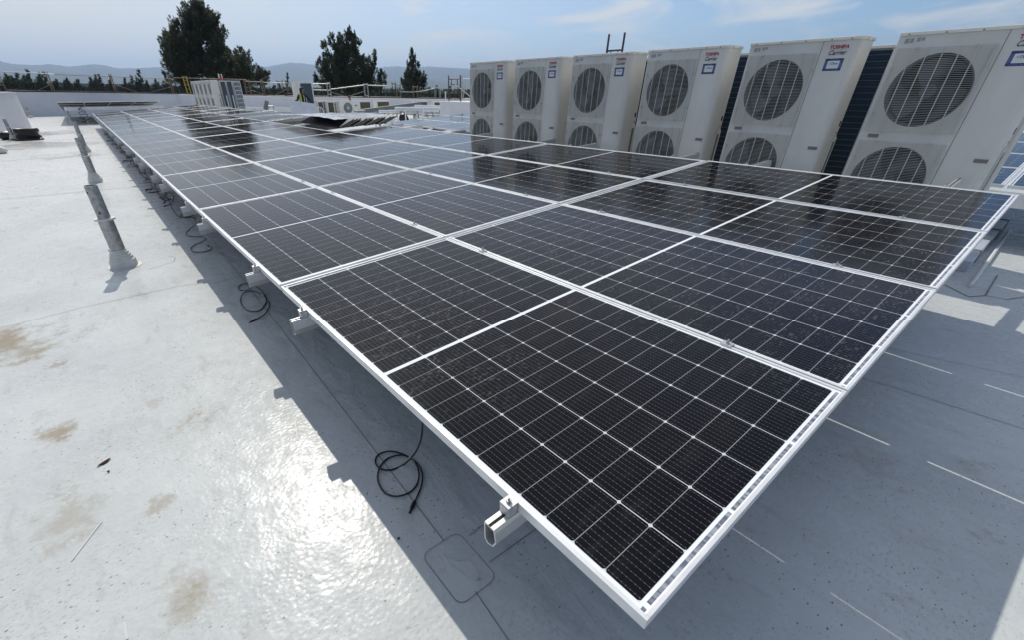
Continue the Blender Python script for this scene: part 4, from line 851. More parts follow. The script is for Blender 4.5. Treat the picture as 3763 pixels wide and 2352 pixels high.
run(at(1322, 408, y=26), at(1545, 379, y=28.5), 0.11, 'duct', 'duct', 'long dark grey duct sloping up to the right', 'duct', True, None, 0.20)
run(at(1452, 399, y=23), at(1612, 401, y=22.2), 0.10, 'white', 'insulated_pipe', 'white insulated pipe run, lower of the two thick ones')
run(at(1524, 391, y=24.5), at(1618, 393, y=24), 0.10, 'white', 'insulated_pipe', 'thick white insulated pipe, upper one ending above the lower run')
run(at(1392, 408, y=23.5), at(1556, 412, y=22.5), 0.07, 'white', 'insulated_pipe', 'thin white pipe run lowest behind the guard posts')
run(at(1330, 424, y=24.5), at(1430, 426, y=23.8), 0.035, 'duct', 'conduit', 'thin grey conduit behind the round tank'); run(at(1440, 415, y=25), at(1612, 424, y=20.5), 0.03, 'duct', 'conduit', 'thin grey conduit leading to the white curb')
run(at(1430, 434, y=24), at(1560, 436, y=22), 0.03, 'white', 'conduit', 'white low conduit behind the black bag'); run(at(845, 424, y=23), at(1003, 407, y=26), 0.055, 'white', 'conduit', 'grey white conduit left of the goose neck vent')
run(at(880, 415, y=27), at(1020, 412, y=27), 0.05, 'galv', 'conduit', 'thin galvanised conduit left of the worker')
run(at(1010, 400, y=30), at(1068, 402, y=30), 0.12, 'white', 'duct', 'white duct just left of the board', 'duct', True); run(at(880, 397, y=33), at(1040, 399, y=33), 0.09, 'white', 'duct', 'low white duct in front of the long wall', 'duct', True)
t = thing('round_tank', 'dark grey round drum lying right of the white duct', 'tank', tuple(at(1306, 436, y=21.5))); b = MB(); c = at(1306, 422, y=21.5) - Vector(t.location); b.cyl(c, c + Vector((0.46, -0.08, 0)), 0.21, 24); b.build('drum', MT['duct'], t, bevel=0.02)
b = MB(); b.cyl(c + Vector((-0.48, 0.05, -0.11)), c + Vector((-0.03, 0, -0.11)), 0.09, 16); b.build('neck', MT['duct'], t)
# white guard posts
for x, yt, yb, Y, nm in ((1556, 394, 440, 20.5, 'tallest white post, right of the pipes'), (1489, 405, 447, 20, 'white post with a cap left of the tallest post'), (1596, 407, 434, 21, 'white post close to the white curb'), (1532, 420, 440, 22, 'short white post between the two tall ones'), (1637, 336, 366, 24, 'thin white vent pipe left of the dark scaffold frame')):
    a = at(x, yt, y=Y); b = MB(); b.cyl((0, 0, 0), (0, 0, a.z), 0.03, 10); b.cyl((0, 0, a.z - .03), (0, 0, a.z + .02), 0.05, 10); o = b.build('guard_post', MT['pvc'], smooth=True); o.location = (a.x, a.y, 0); setup(o, nm, 'post', 'white posts among the pipes')
# black hand truck, bags, vent, chair
a = at(1380, 444, y=20.5); b = MB(); bx_ = at(1393, 444, y=20.5).x - a.x
for x in (0, bx_): b.cyl((x, 0, 0.0), (x, 0, 0.43), 0.014, 6)
for z in (0.1, 0.3, 0.43): b.cyl((0, 0, z), (bx_, 0, z), 0.012, 6)
o = b.build('hand_truck', MT['cable']); o.location = (a.x, a.y, 0); setup(o, 'small black hand truck frame standing among the pipes', 'hand truck')
def blob(name, c, s_, m_, label, cat, seed=1, z0=True, group=None):
    b = MB(); n, k = 14, 9; rd = random.Random(seed)
    vs = []
    for i in range(k):
        th = math.pi * i / (k - 1)
        for j in range(n):
            ph = 2 * math.pi * j / n; p = Vector((math.sin(th) * math.cos(ph), math.sin(th) * math.sin(ph), math.cos(th)))
            q = 1 + 0.35 * noise.noise(p * 1.7 + Vector((seed, 0, 0))); vs.append((p.x * s_[0] * q, p.y * s_[1] * q, max(0.0 if z0 else -9, p.z * s_[2] * q + s_[2] * .8)))
    b.add(vs, [(i * n + j, i * n + (j + 1) % n, (i + 1) * n + (j + 1) % n, (i + 1) * n + j) for i in range(k - 1) for j in range(n)])
    o = b.build(name, MT[m_], smooth=True); o.location = c; return setup(o, label, cat, group)
blob('plastic_bag', (at(1050, 429, y=23).x, 23, 0.0), (0.16, 0.14, 0.27), 'blue', 'pale blue plastic bag standing left of the white board', 'bag', 2)
blob('black_bag', (at(1065, 432, y=24.5).x, 24.5, 0), (0.17, 0.15, 0.24), 'cable', 'black bag tucked against the left edge of the white board', 'bag', 5)
blob('black_bag', (at(1484, 437, y=22.5).x, 22.5, 0.05), (0.24, 0.2, 0.27), 'cable', 'black bag lying on the roof behind the capped white post', 'bag', 7)
blob('white_sack', (at(1436, 436, y=21.5).x, 21.5, 0.02), (0.24, 0.2, 0.2), 'wallcap', 'white sack beside the black hand truck', 'sack', 9)
blob('white_sack', (at(1330, 414, y=24).x, 24, 0.25), (0.26, 0.2, 0.09), 'wallcap', 'white cloth bundle lying above the round drum', 'sack', 12)
t = thing('goose_neck_vent', 'small grey goose neck vent on the roof left of the blue bag', 'vent', tuple(at(985, 411, y=28)) ); t.location.z = 0
zc = at(990, 390, y=28).z; b = MB(); b.tube([(0, 0, 0), (0, 0, zc * .8), (0.1, 0, zc), (0.3, 0, zc), (0.36, 0, zc * .85)], 0.05, 8); b.build('neck', MT['galv'], t); b = MB(); b.box((-.12, -.05, zc * .8), (0.06, .05, zc + .28), rot=Matrix.Rotation(R(25), 3, 'Y')); b.build('flap', MT['duct'], t)
t = thing('plastic_chair', 'white plastic chair in front of the first small condenser', 'chair', (at(1172, 418, y=27).x, 27, 0)); s_ = MB(); s_.box((0, 0, 0.40), (0.45, 0.42, 0.43)); s_.build('seat', MT['pvc'], t)
for x in (0.02, 0.43):
    for y in (0.02, 0.40): b = MB(); b.cyl((x, y, 0), (x * .9 + .02, y, 0.40), 0.02, 6); b.build('leg', MT['pvc'], t)
b = MB(); 
b.tube(curve_pts([Vector((0.0, 0.42, 0.43)), Vector((0.03, 0.45, 0.66)), Vector((0.22, 0.46, 0.74)), Vector((0.42, 0.45, 0.66)), Vector((0.45, 0.42, 0.43))]), 0.022, 6)
for x in (0.14, 0.22, 0.31): b.cyl((x, 0.43, 0.43), (x, 0.455, 0.72), 0.014, 6)
b.build('backrest', MT['pvc'], t)
t = thing('traffic_beacon', 'small red object on top of the far cabinet bank', 'beacon', (7.4, 33.2, 2.02)); b = MB(); b.cyl((0, 0, 0), (0, 0, 0.14), 0.12, 12); b.build('base', MT['redp'], t); b = MB(); b.box((-0.1, -.03, .14), (-.04, .03, .36)); b.box((.06, -.03, .14), (.1, .03, .36)); b.build('prongs', MT['pvc'], t)

# stack of spare panels under wrinkled plastic, beyond the missing panels
t = thing('panel_stack', 'fanned stack of spare panels under shiny plastic film, lying beyond the missing panels', 'stack', (4.16, 9.55, 0.885), 0.0)
for k in range(12):
    b = MB(); x = 0.0 + 0.125 * k; y_ = 0.04 * (k % 3) + 0.05 * k; b.box((0, y_, 0), (0.36, 2.2 + y_, 0.03), 0); b.box((-0.004, y_ - 0.004, 0.020), (0.364, y_ - 0.001, 0.031), 1)
    rot = Matrix.Rotation(R(-22), 4, 'Y'); b.v = [tuple(rot @ Vector(v) + Vector((x, 0, 0.0))) for v in b.v]; b.build('spare_panel', [MT['cable'], MT['rail']], t)
b = MB(); nx, ny = 40, 40; W2, L2 = 1.95, 4.6
for j in range(ny + 1):
    for i in range(nx + 1):
        x = -0.03 + W2 * i / nx; y = 0.10 + 0.4 * x * (1 - j / ny) + L2 * j / ny; z = 0.168 + 0.012 * noise.noise(Vector((x * 2.0, y * 1.4, 0))) + 0.014 * noise.noise(Vector((x * 7, y * 5, 3)))
        e = max(0, x - 1.7); z -= e * 0.6 + max(0, y - 2.3) * 0.035; z -= 0.02 * max(0, 1 - j / 3); b.v.append((x, y, z))
for j in range(ny):
    for i in range(nx): b.f.append((j * (nx + 1) + i, j * (nx + 1) + i + 1, (j + 1) * (nx + 1) + i + 1, (j + 1) * (nx + 1) + i)); b.m.append(0)
b.build('film_cover', MT['film'], t, smooth=True)
for (p, q, lb) in (((1163, 432, 20), (1248, 437, 19), 'dark timber plank lying right of the board, longer one'), ((1222, 427, 19.5), (1258, 436, 18.5), 'pale timber plank lying crosswise over the dark one'), ((1180, 439, 18.5), (1225, 440, 18), 'short timber plank nearest to the wrapped stack')):
    p0, p1 = at(p[0], p[1], y=p[2]), at(q[0], q[1], y=q[2]); b = MB(); b.bar(p0, p1, 0.14, 0.05); o = b.build('plank', MT['wood']); setup(o, lb, 'plank', 'planks near the wrapped stack')
    for nm in (0.2, 0.8):
        pass
# coiled black hose on the roof at the left wall
t = thing('hose_coil', 'coiled black hose lying on the roof by the left parapet', 'hose', tuple(at(112, 512, z=0)))
hp = []
for k in range(150):
    a = k * 0.42; rr = 0.27 + 0.03 * math.sin(k * 0.9); hp.append(Vector((math.cos(a) * rr * 1.15, math.sin(a) * rr, 0.03 + 0.0022 * k)))
b = MB(); b.tube(hp, 0.032, 8); b.build('coil', MT['hose'], t, smooth=True); b = MB(); b.tube(curve_pts([hp[0], Vector((0.38, -0.2, 0.03)), Vector((0.15, -0.36, 0.03)), Vector((-0.3, -0.34, 0.03)), Vector((-0.5, -0.1, 0.05))]), 0.03, 8); b.build('loose_end', MT['hose'], t, smooth=True)
blob('black_bag', at(35, 512, z=0), (0.26, 0.22, 0.16), 'hose', 'black bag crumpled in the corner left of the coiled hose', 'bag', 21)
blob('white_sack', at(6, 562, z=0), (0.16, 0.16, 0.10), 'boot', 'white sealed roof lump at the left edge of the photo', 'sack', 23)
# dead leaf and a stone on the roof
for (x, y, s_, lb, rz) in ((385, 1703, 0.030, 'brown dry leaf lying on the sunlit roof', 0.5), (1465, 1983, 0.008, 'tiny brown clod beside the welded patch', 0), (400, 1737, 0.007, 'tiny dark crumb below the dry leaf', 0.3)):
    c = at(x, y, z=0); b = MB(); n = 10; v = []
    for k in range(n): a = 2 * math.pi * k / n; r_ = s_ * (1 + 0.35 * math.sin(3 * a)); v.append((math.cos(a) * r_, math.sin(a) * r_ * .34, 0.004 + 0.003 * math.cos(2 * a)))
    v.append((0, 0, 0.012)); b.add(v, [(k, (k + 1) % n, n) for k in range(n)]); o = b.build('dry_leaf' if s_ > .02 else 'clod', MT['stain']); o.location = c; o.rotation_euler.z = rz; setup(o, lb, 'leaf' if s_ > .02 else 'clod')

# ------------------------------------------------------------------ people
def skin_mesh(name, chains, m_, parent, sub=1):
    """chains: lists of (x, y, z, r) sharing start points; grown with a Skin modifier and frozen to a mesh"""
    vs, es, rs, idx = [], [], [], {}
    for ch in chains:
        pr_ = None
        for (x, y, z, r) in ch:
            k = (round(x, 4), round(y, 4), round(z, 4))
            if k not in idx: idx[k] = len(vs); vs.append((x, y, z)); rs.append(r)
            if pr_ is not None and pr_ != idx[k]: es.append((pr_, idx[k]))
            pr_ = idx[k]
    me = bpy.data.meshes.new(name); me.from_pydata(vs, es, []); o = bpy.data.objects.new(name, me); C.objects.link(o)
    o.modifiers.new('skin', 'SKIN'); s_ = o.modifiers.new('sub', 'SUBSURF'); s_.levels = sub; s_.render_levels = sub
    if not me.skin_vertices: return o
    for i, r in enumerate(rs): me.skin_vertices[0].data[i].radius = (r, r); me.skin_vertices[0].data[i].use_root = (i == 0)
    bpy.context.view_layer.update()
    m2 = bpy.data.meshes.new_from_object(o.evaluated_get(bpy.context.evaluated_depsgraph_get())); bpy.data.objects.remove(o)
    m2.materials.clear(); m2.materials.append(m_); m2.polygons.foreach_set('use_smooth', [True] * len(m2.polygons))
    o = bpy.data.objects.new(name, m2); C.objects.link(o); o.parent = parent; return o
def person(loc, rz, label, pose, cloth, vest=True, hood=True):
    t = thing('person', label, 'person', loc, rz)
    H = pose; hd = H['head']; nk = H['neck']; ch = H['chest']; pv = H['pelvis']
    def fing(w_, d):
        w_, d = Vector(w_), Vector(d).normalized(); sd_ = d.cross(Vector((0, 0, 1))).normalized(); out = []
        palm = w_ + d * 0.075
        for k, (o_, l_) in enumerate(((-.027, .062), (-.009, .072), (.009, .068), (.027, .052))):
            b0 = palm + sd_ * o_; b1 = b0 + d * l_ * .55 + Vector((0, 0, -.006)); b2 = b0 + d * l_ * .85 + Vector((0, 0, -.035)); out.append([(*palm, .024), (*b0, .0095), (*b1, .0085), (*b2, .0075)])
        th = w_ + d * .03 + sd_ * -.03; out.append([(*w_, .026), (*th, .012), *[(*(th + d * .035 + sd_ * -.02 + Vector((0, 0, -.012))), .009)]]); out.append([(*w_, .026), (*palm, .024)])
        return out
    body = [[(*pv, .13), (*ch, .15), (*nk, .055), (*hd, .085), (hd[0], hd[1], hd[2] + .09, .075)]]
    for s_ in ('l', 'r'):
        sh, el, wr = H['sh' + s_], H['el' + s_], H['wr' + s_]; body.append([(*ch, .15), (*sh, .055), (*el, .040), (*wr, .026)])
        hp_, kn, an, to = H['hp' + s_], H['kn' + s_], H['an' + s_], H['to' + s_]; body.append([(*pv, .13), (*hp_, .085), (*kn, .055), (*an, .038), (*to, .035)])
        body += fing(wr, Vector(wr) - Vector(el))
    skin_mesh('body', body, MT['skin'], t, 1)
    cl = [[(*pv, .155), (*ch, .175), (nk[0], nk[1], nk[2] - .03, .075)]]
    for s_ in ('l', 'r'): cl.append([(*ch, .175), (*H['sh' + s_], .072), (*H['el' + s_], .056), (*H['wr' + s_], .042)])
    skin_mesh('sweatshirt' if hood else 'jacket', cl, MT[cloth], t, 1)
    tr = []
    for s_ in ('l', 'r'): tr.append([(*pv, .15), (*H['hp' + s_], .10), (*H['kn' + s_], .072), (*H['an' + s_], .055)])
    skin_mesh('trousers', tr, MT['trouser'], t, 1)
    for s_ in ('l', 'r'): b = MB(); a, c = Vector(H['an' + s_]), Vector(H['to' + s_]); b.rings([a + Vector((0, 0, .01)), a.lerp(c, .5), c + (c - a) * .3], [.062, .055, .035], 8); b.build('shoe', MT['cable'], t, smooth=True)
    f = Vector(H['face']).normalized(); hv = Vector(hd); sd_ = f.cross(Vector((0, 0, 1))).normalized()
    b = MB(); b.rings([hv + f * .085 + Vector((0, 0, -.005)), hv + f * .112 + Vector((0, 0, -.022))], [.008, .013], 6); b.build('nose', MT['skin'], t)
    for q in (-.032, .032): b = MB(); b.rings([hv + f * .082 + sd_ * q + Vector((0, 0, .018)), hv + f * .093 + sd_ * q + Vector((0, 0, .018))], [.012, .007], 6); b.build('eye', MT['cap'], t)
    b = MB(); b.bar(hv + f * .090 - sd_ * .024 + Vector((0, 0, -.055)), hv + f * .090 + sd_ * .024 + Vector((0, 0, -.055)), .008, .008); b.build('mouth', MT['redp'], t)
    for q in (-.088, .088): b = MB(); b.rings([hv + sd_ * q * .93, hv + sd_ * q * 1.06], [.022, .016], 8); b.build('ear', MT['skin'], t)
    if hood:
        hs = []; 
        b = MB(); n = 16
        for zz, rr, back in ((-.17, .13, 0), (-.10, .125, .01), (0.0, .118, .015), (.07, .112, .02), (.12, .085, .02), (.15, .03, .02)):
            for k in range(n):
                a = 2 * math.pi * k / n; d = f * math.cos(a) + sd_ * math.sin(a); cut = 1.0 if math.cos(a) < .55 or zz > .09 else .55
                hs.append(tuple(hv + d * rr * cut - f * back + Vector((0, 0, zz))))
        b.add(hs, [(i * n + k, i * n + (k + 1) % n, (i + 1) * n + (k + 1) % n, (i + 1) * n + k) for i in range(5) for k in range(n) if not (i < 3 and k in (0, 15, 1, 14))]); b.build('hood', MT[cloth], t, smooth=True)
    b = MB(); b.lathe([(.107, .052), (.108, .09), (.095, .135), (.05, .165), (.005, .172)], tuple(hv), 18); cp = b.build('cap', MT['cap'], t, smooth=True)
    b = MB(); b.bar(hv + f * .10 - sd_ * .07 + Vector((0, 0, .06)), hv + f * .10 + sd_ * .07 + Vector((0, 0, .06)), .15 * 0 + .012, .012); b.build('brim', MT['capw'], cp)
    if vest:
        vs = []; n = 18; pvv, chh = Vector(pv), Vector(ch)
        for z_, rx, ry in ((pvv.z - .02, .205, .165), (pvv.z + .18, .20, .16), (chh.z - .02, .215, .172), (chh.z + .12, .19, .14), (chh.z + .205, .105, .10)):
            c_ = pvv.lerp(chh, (z_ - pvv.z) / max(.01, chh.z - pvv.z))
            for k in range(n): a = 2 * math.pi * k / n; vs.append(tuple(Vector((c_.x, c_.y, z_)) + f * math.cos(a) * ry + sd_ * math.sin(a) * rx))
        b = MB(); b.add(vs, [(i * n + k, i * n + (k + 1) % n, (i + 1) * n + (k + 1) % n, (i + 1) * n + k) for i in range(4) for k in range(n) if k not in (0, n - 1, 1, n - 2, 2, n - 3)]); vv = b.build('safety_vest', MT['vest'], t, smooth=True)
        for q in (-.09, .09):
            b = MB(); b.bar(Vector(ch) + f * .185 + sd_ * q + Vector((0, 0, -.28)), Vector(ch) + f * .160 + sd_ * q * .95 + Vector((0, 0, .13)), .035, .006, up=tuple(f)); b.build('reflective_strip', MT['reflect'], vv)
    return t
wx = at(1110, 345, y=27.0).x
dirc = (Vector((0, 0, 0)) - Vector((wx, 27, 0))).normalized()
B0, B1 = at(1066, 368, y=26.62), at(1161, 381, y=26.55)
def loc(p): return (p.x - wx, p.y - 27.0, p.z)
ztop = at(1105, 322, y=27).z
pose = dict(pelvis=(0, 0, ztop - .80), chest=(-.02, -.03, ztop - .42), neck=(-.02, -.05, ztop - .24), head=(0.0, -.08, ztop - .125), face=(.55, -.8, -.15),
            shl=(.17, -.06, ztop - .32), shr=(-.21, -.03, ztop - .34), ell=(.33, -.20, ztop - .55), elr=(-.36, -.14, ztop - .56), wrl=(B1.x - wx - .22, B1.y - 27.0 + .06, B1.z + .03), wrr=(B0.x - wx + .25, B0.y - 27 + .06, B0.z - .02),
            hpl=(.10, 0, ztop - .86), hpr=(-.10, 0, ztop - .86), knl=(.13, -.04, .46), knr=(-.13, .04, .46), anl=(.14, 0, .07), anr=(-.15, .08, .07), tol=(.17, -.14, .04), tor=(-.14, -.08, .04))
person((wx, 27.0, 0), 0, 'person in a dark hood, cap and yellow green safety vest holding up a white board', pose, 'hood')
b = MB(); q = [at(1064, 366, y=26.55), at(1161, 380, y=26.45), at(1163, 437, y=26.35), at(1074, 441, y=26.45)]
bk = [p + Vector((0.004, 0.018, 0)) for p in q]; b.add([tuple(p) for p in q + bk], [(0, 3, 2, 1), (4, 5, 6, 7), (0, 1, 5, 4), (1, 2, 6, 5), (2, 3, 7, 6), (3, 0, 4, 7)])
o = b.build('white_board', MT['board']); setup(o, 'large white board held upright in front of the worker', 'board')
w2 = at(1287, 372, y=31.3); zt = at(1287, 352, y=31.3).z
pose2 = dict(pelvis=(.15, .1, .78 if zt > 1.3 else zt - .55), chest=(.06, .02, zt - .38), neck=(-.01, -.02, zt - .22), head=(-.05, -.06, zt - .12), face=(-.8, -.5, -.3),
             shl=(.22, -.02, zt - .32), shr=(-.10, .12, zt - .32), ell=(.34, -.16, zt - .62), elr=(-.28, .1, zt - .5), wrl=(.42, -.34, zt - .85), wrr=(-.38, -.08, zt - .42),
             hpl=(.22, .1, zt - .62), hpr=(.06, .14, zt - .62), knl=(.30, -.02, .38), knr=(.05, .1, .40), anl=(.32, .12, .07), anr=(.04, .24, .07), tol=(.33, -.03, .04), tor=(.02, .10, .04))
person((w2.x, 31.3, 0), 0, 'person in a black cap and grey jacket bending behind the small fan condenser', pose2, 'jacket', False, False)

# ------------------------------------------------------------------ trees
def leaf_mat(name, c1, c2):
    M = bpy.data.materials.new(name); M.use_nodes = True; t = M.node_tree; b = t.nodes['Principled BSDF']; g = G(t)
    geo = N(t, 'ShaderNodeNewGeometry'); r = N(t, 'ShaderNodeValToRGB'); e = r.color_ramp.elements
    e[0].color = (*c2, 1); e[1].color = (*[q * 2.1 for q in c1], 1); e[1].position = 1.0; k = e.new(0.55); k.color = (*c1, 1)
    t.links.new(geo.outputs['Random Per Island'], r.inputs[0])
    t.links.new(g.mix(g.step(g.noise(geo.outputs['Position'], 0.8, 3.0), 0.35, 0.65), r.outputs[0], tuple(q * 0.55 for q in c1)), b.inputs['Base Color'])
    b.inputs['Roughness'].default_value = 0.55; b.inputs['Specular IOR Level'].default_value = 0.35
    tr = N(t, 'ShaderNodeBsdfTranslucent'); t.links.new(r.outputs[0], tr.inputs[0]); ms = N(t, 'ShaderNodeMixShader'); ms.inputs[0].default_value = 0.28
    t.links.new(b.outputs[0], ms.inputs[1]); t.links.new(tr.outputs[0], ms.inputs[2]); t.links.new(ms.outputs[0], t.nodes['Material Output'].inputs['Surface'])
    return M
LM = [leaf_mat('eucalyptus_foliage', (0.075, 0.085, 0.048), (0.028, 0.038, 0.024)), leaf_mat('pine_foliage', (0.075, 0.092, 0.058), (0.026, 0.038, 0.024)), leaf_mat('olive_foliage', (0.105, 0.12, 0.06), (0.05, 0.062, 0.032)), leaf_mat('distant_foliage', (0.075, 0.098, 0.062), (0.04, 0.055, 0.036))]
def tree(name, blobs, sc, ox, oy, dist, label, lm, leaf=0.30, dens=1.0, group=None, seed=1, upb=0.6, trunkpx=None, asp=0.38):
    """blobs: (px, py, r) patches of the crown as photographed; each becomes a ball of leaf faces at its own depth"""
    rd = random.Random(seed); k = F / dist * 0.80; bs = []
    cx = sum(b_[0] for b_ in blobs) / len(blobs)
    tp = trunkpx if trunkpx is not None else cx
    c0 = at(ox + tp * sc, 320, d=dist); rt = thing(name, label, 'tree', (c0.x, c0.y, -9.0), 0, group); o0 = Vector((c0.x, c0.y, -9.0))
    b = MB()
    for (x, y, r) in blobs:
        rm = r * sc / k * 1.0; dd = rd.uniform(-.8, .8) * max(0.6, rm * 1.3); c = at(ox + x * sc, oy + y * sc, d=dist + dd) - o0; bs.append((c, rm))
        m_ = max(3, int(3.4 * (rm / 0.45) ** 1.3 * dens)); tr0 = min(0.62 if leaf < .6 else 1.6, max(0.26, rm * 0.42))
        for _t in range(m_):
            while True:
                p = Vector((rd.uniform(-1, 1), rd.uniform(-1, 1), rd.uniform(-1, 1)))
                if p.length < 1: break
            p = p.normalized() * (p.length ** 0.5); tc_ = c + p * max(0.0, rm - tr0 * 0.55); tr = tr0 * rd.uniform(.65, 1.2)
            ax = Vector((p.x * .7 + rd.uniform(-.4, .4), p.y * .7 + rd.uniform(-.4, .4), upb * .9 + p.z * .4)).normalized()
            n = int(34 * (tr / leaf) ** 1.7) + 8
            for _ in range(n):
                while True:
                    g_ = Vector((rd.uniform(-1, 1), rd.uniform(-1, 1), rd.uniform(-1, 1)))
                    if g_.length < 1: break
                q = tc_ + g_ * tr * .72 + ax * (g_.dot(ax) * tr * .75)
                d = (ax + g_ * .9).normalized(); s_ = d.cross(Vector((rd.uniform(-1, 1), rd.uniform(-1, 1), rd.uniform(-1, 1)))).normalized()
                L = leaf * rd.uniform(.5, 1.25); w_ = L * asp * rd.uniform(.7, 1.3); i0 = len(b.v)
                b.v += [tuple(q - s_ * w_ * .3 - d * L * .5), tuple(q + s_ * w_ * .5), tuple(q + d * L * .6), tuple(q - s_ * w_ * .5)]; b.f.append((i0, i0 + 1, i0 + 2, i0 + 3)); b.m.append(0)
    b.build('crown', LM[lm], rt)
    top = max(c.z for c, _ in bs); b = MB(); tr_ = max(0.12, top * 0.017)
    b.rings([(0, 0, 0), (0.05, 0, top * .3), (-.05, .1, top * .6), (0, 0, top * .93)], [tr_, tr_ * .8, tr_ * .5, tr_ * .15], 8)
    for c, rm in bs[::2]:
        h0 = min(c.z * .75, top * .8); b.rings([(0, 0, h0), tuple(c * .5 + Vector((0, 0, h0 * .5)) + Vector((0, 0, .2))), tuple(c)], [tr_ * .32, tr_ * .2, tr_ * .06], 5)
    b.build('trunk', MT['bark'], rt); return rt
Z6 = (0.4382, 560, 0)
T1 = [(370, 55, 26), (350, 90, 38), (410, 100, 40), (290, 125, 24), (262, 118, 12), (380, 170, 78), (480, 170, 48), (522, 150, 18), (460, 240, 85), (330, 220, 68), (212, 185, 15), (235, 215, 24), (185, 235, 26), (520, 270, 58), (400, 330, 110), (255, 320, 72), (165, 330, 38), (135, 375, 28), (125, 350, 16), (545, 370, 48), (575, 330, 18), (330, 430, 110), (200, 420, 66), (140, 480, 34), (118, 500, 14), (480, 450, 98), (250, 530, 88), (185, 560, 42), (400, 560, 105), (540, 530, 62), (330, 620, 85), (470, 630, 80), (235, 620, 45)]
tree('broadleaf_tree', T1, *Z6, 78, 'tallest dark tree on the left, rising above the far cabinet bank', 0, 0.34, 1.0, None, 1, 0.9, 380)
tree('broadleaf_tree', [(612, 430, 28), (630, 470, 38), (602, 530, 50), (650, 600, 64), (600, 640, 50), (690, 660, 55), (560, 600, 50)], *Z6, 84, 'low dark tree tucked against the right flank of the tallest tree', 0, 0.32, 1.0, 'smaller trees right of the tallest', 2, 0.8)
tree('broadleaf_tree', [(742, 415, 20), (725, 450, 28), (785, 455, 26), (805, 480, 14), (690, 480, 14), (710, 515, 48), (785, 530, 44), (755, 600, 60), (820, 585, 32), (800, 655, 50), (720, 650, 55)], *Z6, 88, 'round topped tree, second to the right of the tallest tree', 2, 0.32, 0.9, 'smaller trees right of the tallest', 3, 0.7)
tree('broadleaf_tree', [(885, 572, 18), (908, 600, 28), (938, 622, 28), (900, 655, 45), (950, 665, 24), (870, 640, 30)], *Z6, 90, 'small pointed dark tree just left of the bare hills gap', 0, 0.30, 1.0, 'smaller trees right of the tallest', 4, 0.8)
tree('broadleaf_tree', [(103, 618, 12), (122, 640, 24), (158, 668, 28), (120, 700, 34), (180, 700, 26), (60, 700, 22)], *Z6, 86, 'small feathery tree at the left foot of the tallest tree', 2, 0.30, 0.5, None, 5, 0.9)
T4 = [(1640, 232, 15), (1640, 262, 20), (1655, 300, 28), (1690, 290, 20), (1505, 297, 18), (1502, 335, 22), (1510, 375, 26), (1592, 315, 24), (1580, 350, 30), (1705, 340, 30), (1650, 365, 48), (1437, 358, 14), (1452, 392, 24), (1450, 430, 20), (1580, 415, 46), (1720, 405, 26), (1850, 440, 19), (1858, 480, 22), (1862, 520, 18), (1800, 480, 24), (1745, 475, 30), (1393, 500, 18), (1400, 530, 16), (1455, 505, 34), (1525, 480, 46), (1640, 470, 66), (1840, 550, 28), (1790, 560, 46), (1430, 570, 42), (1520, 590, 66), (1640, 580, 86), (1740, 600, 74), (1830, 600, 36), (1375, 632, 18), (1380, 665, 20), (1425, 660, 42), (1500, 690, 64), (1600, 700, 74), (1700, 710, 70), (1780, 690, 55), (1840, 680, 32)]
tree('pine_tree', T4, *Z6, 70, 'bushy dark pine with many upright tips, centre of the skyline', 1, 0.30, 1.15, None, 6, 1.3, 1640)
tree('pine_tree', [(1918, 585, 14), (1925, 612, 22), (1893, 635, 18), (1945, 640, 16), (1925, 670, 30), (1880, 680, 26), (1950, 690, 14), (1900, 720, 34), (1850, 720, 26)], *Z6, 74, 'short dark pine just right of the bushy pine', 1, 0.28, 1.1, None, 7, 1.3)
tree('conifer_tree', [(2178, 418, 6), (2177, 440, 9), (2165, 465, 16), (2192, 478, 14), (2170, 505, 26), (2222, 535, 14), (2155, 560, 34), (2225, 570, 28), (2190, 620, 52), (2130, 640, 28), (2262, 640, 26), (2150, 690, 48), (2230, 690, 52), (2115, 690, 20), (2278, 680, 14), (2190, 730, 50)], *Z6, 72, 'slim conifer left of the fan cabinets', 1, 0.27, 1.15, None, 8, 1.2)
rd = random.Random(31)
far = [(103, 258, 15, 306), (64, 268, 9, 300), (46, 281, 9, 300), (158, 263, 17, 305), (25, 275, 12, 300), (85, 290, 9, 306), (208, 294, 10, 306), (247, 288, 11, 306), (285, 291, 9, 306), (333, 287, 5, 307), (351, 275, 9, 308), (364, 273, 11, 308), (405, 295, 7, 310), (460, 288, 8, 312), (484, 279, 10, 312), (511, 258, 14, 314), (540, 294, 10, 314), (572, 291, 9, 316), (1057, 270, 9, 318), (1027, 308, 8, 324), (1008, 312, 7, 324), (1080, 306, 10, 324), (1579, 322, 7, 342), (1605, 312, 13, 342), (1652, 316, 8, 345), (1690, 320, 10, 345)]
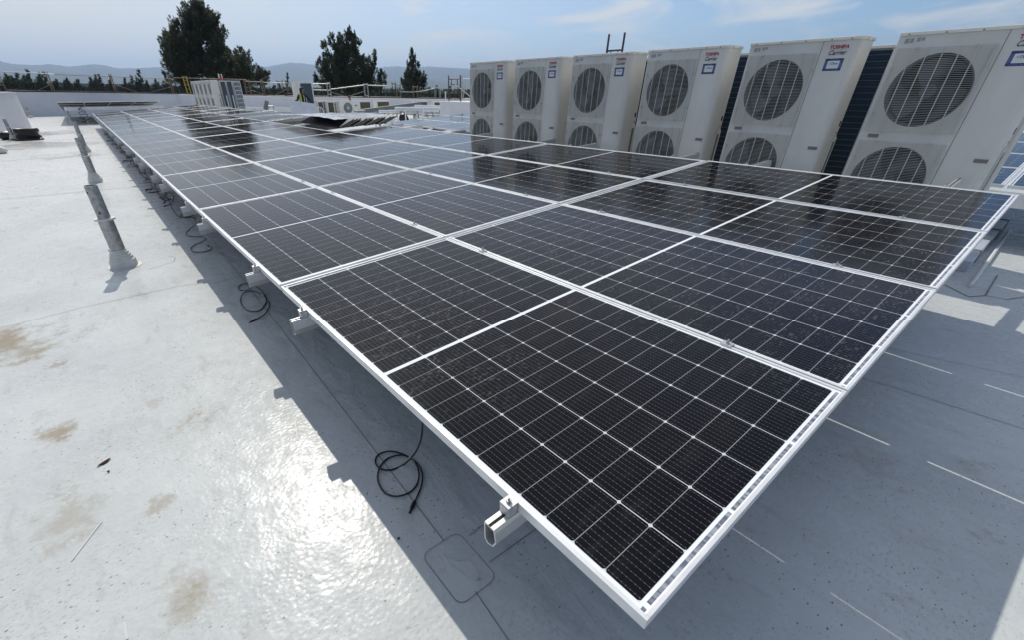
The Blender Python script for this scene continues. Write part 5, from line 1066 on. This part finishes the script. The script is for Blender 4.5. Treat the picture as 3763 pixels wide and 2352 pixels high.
for n_, (x, yt, hw_, yb) in enumerate(far):
    bl = []; m_ = 5
    for i in range(m_): f_ = i / (m_ - 1); bl.append((x + rd.uniform(-.15, .15) * hw_, yt + (yb + 8 - yt) * f_ * .95 + hw_ * .3, hw_ * (.15 + .62 * f_) * rd.uniform(.8, 1.1)))
    side = 'between the left parapet and the tallest tree' if x < 600 else ('in the gap left of the worker' if x < 1200 else 'between the slim conifer and the cabinets')
    ix = n_ + 1 if x < 600 else (n_ - 17 if x < 1200 else n_ - 21)
    NUM = ORD + ['fourteenth', 'fifteenth', 'sixteenth', 'seventeenth', 'eighteenth', 'nineteenth']
    order = sorted(q[0] for q in far if (q[0] < 600) == (x < 600) and (q[0] < 1200) == (x < 1200)); ix = order.index(x)
    tree('conifer_tree' if rd.random() < .6 else 'broadleaf_tree', bl, 1.0, 0, 0, rd.uniform(170, 230), 'small distant tree %s, %s from the left' % (side, NUM[ix]), 3, 0.9, .8, 'small distant trees on the skyline', 100 + n_, 0.9)
# the continuous wooded belt behind them
b = MB(); rd = random.Random(5)
for _ in range(16000):
    px_ = rd.uniform(-500, 4300); dd = rd.uniform(240, 420); top = 315 + 0.010 * px_ + 4 * noise.noise(Vector((px_ * .02, 1, 0))) + 5 * noise.noise(Vector((px_ * .11, 2, 0)))
    if px_ > 620: top = 320 + 0.008 * (px_ - 620) + 4 * noise.noise(Vector((px_ * .05, 4, 0)))
    zt_ = at(px_, top, d=dd).z; p = at(px_, 340, d=dd); z = zt_ - abs(rd.gauss(0, 1)) * 3.2
    if z < -9: continue
    q = Vector((p.x, p.y, z)); L = rd.uniform(1.0, 2.2); d = Vector((rd.uniform(-.6, .6), rd.uniform(-.6, .6), 1)).normalized(); s_ = d.cross(Vector((rd.uniform(-1, 1), rd.uniform(-1, 1), 0))).normalized(); i0 = len(b.v)
    b.v += [tuple(q - s_ * L * .5 - d * L * .4), tuple(q + s_ * L * .5 - d * L * .4), tuple(q + d * L * .7)]; b.f.append((i0, i0 + 1, i0 + 2)); b.m.append(0)
setup(b.build('woods', LM[3]), kind='stuff')

# ------------------------------------------------------------------ the air between here and the hills
HM = bpy.data.materials.new('haze_air'); HM.use_nodes = True; t = HM.node_tree; t.nodes.clear()
pv = N(t, 'ShaderNodeVolumePrincipled'); pv.inputs['Color'].default_value = (0.53, 0.72, 1.0, 1); pv.inputs['Density'].default_value = 0.00013; pv.inputs['Anisotropy'].default_value = 0.3
om = N(t, 'ShaderNodeOutputMaterial'); t.links.new(pv.outputs[0], om.inputs['Volume'])
HAZE = True
if HAZE:
    b = MB(); b.box((-14500, -14500, -14), (14500, 14500, 560)); setup(b.build('haze', HM), kind='stuff')
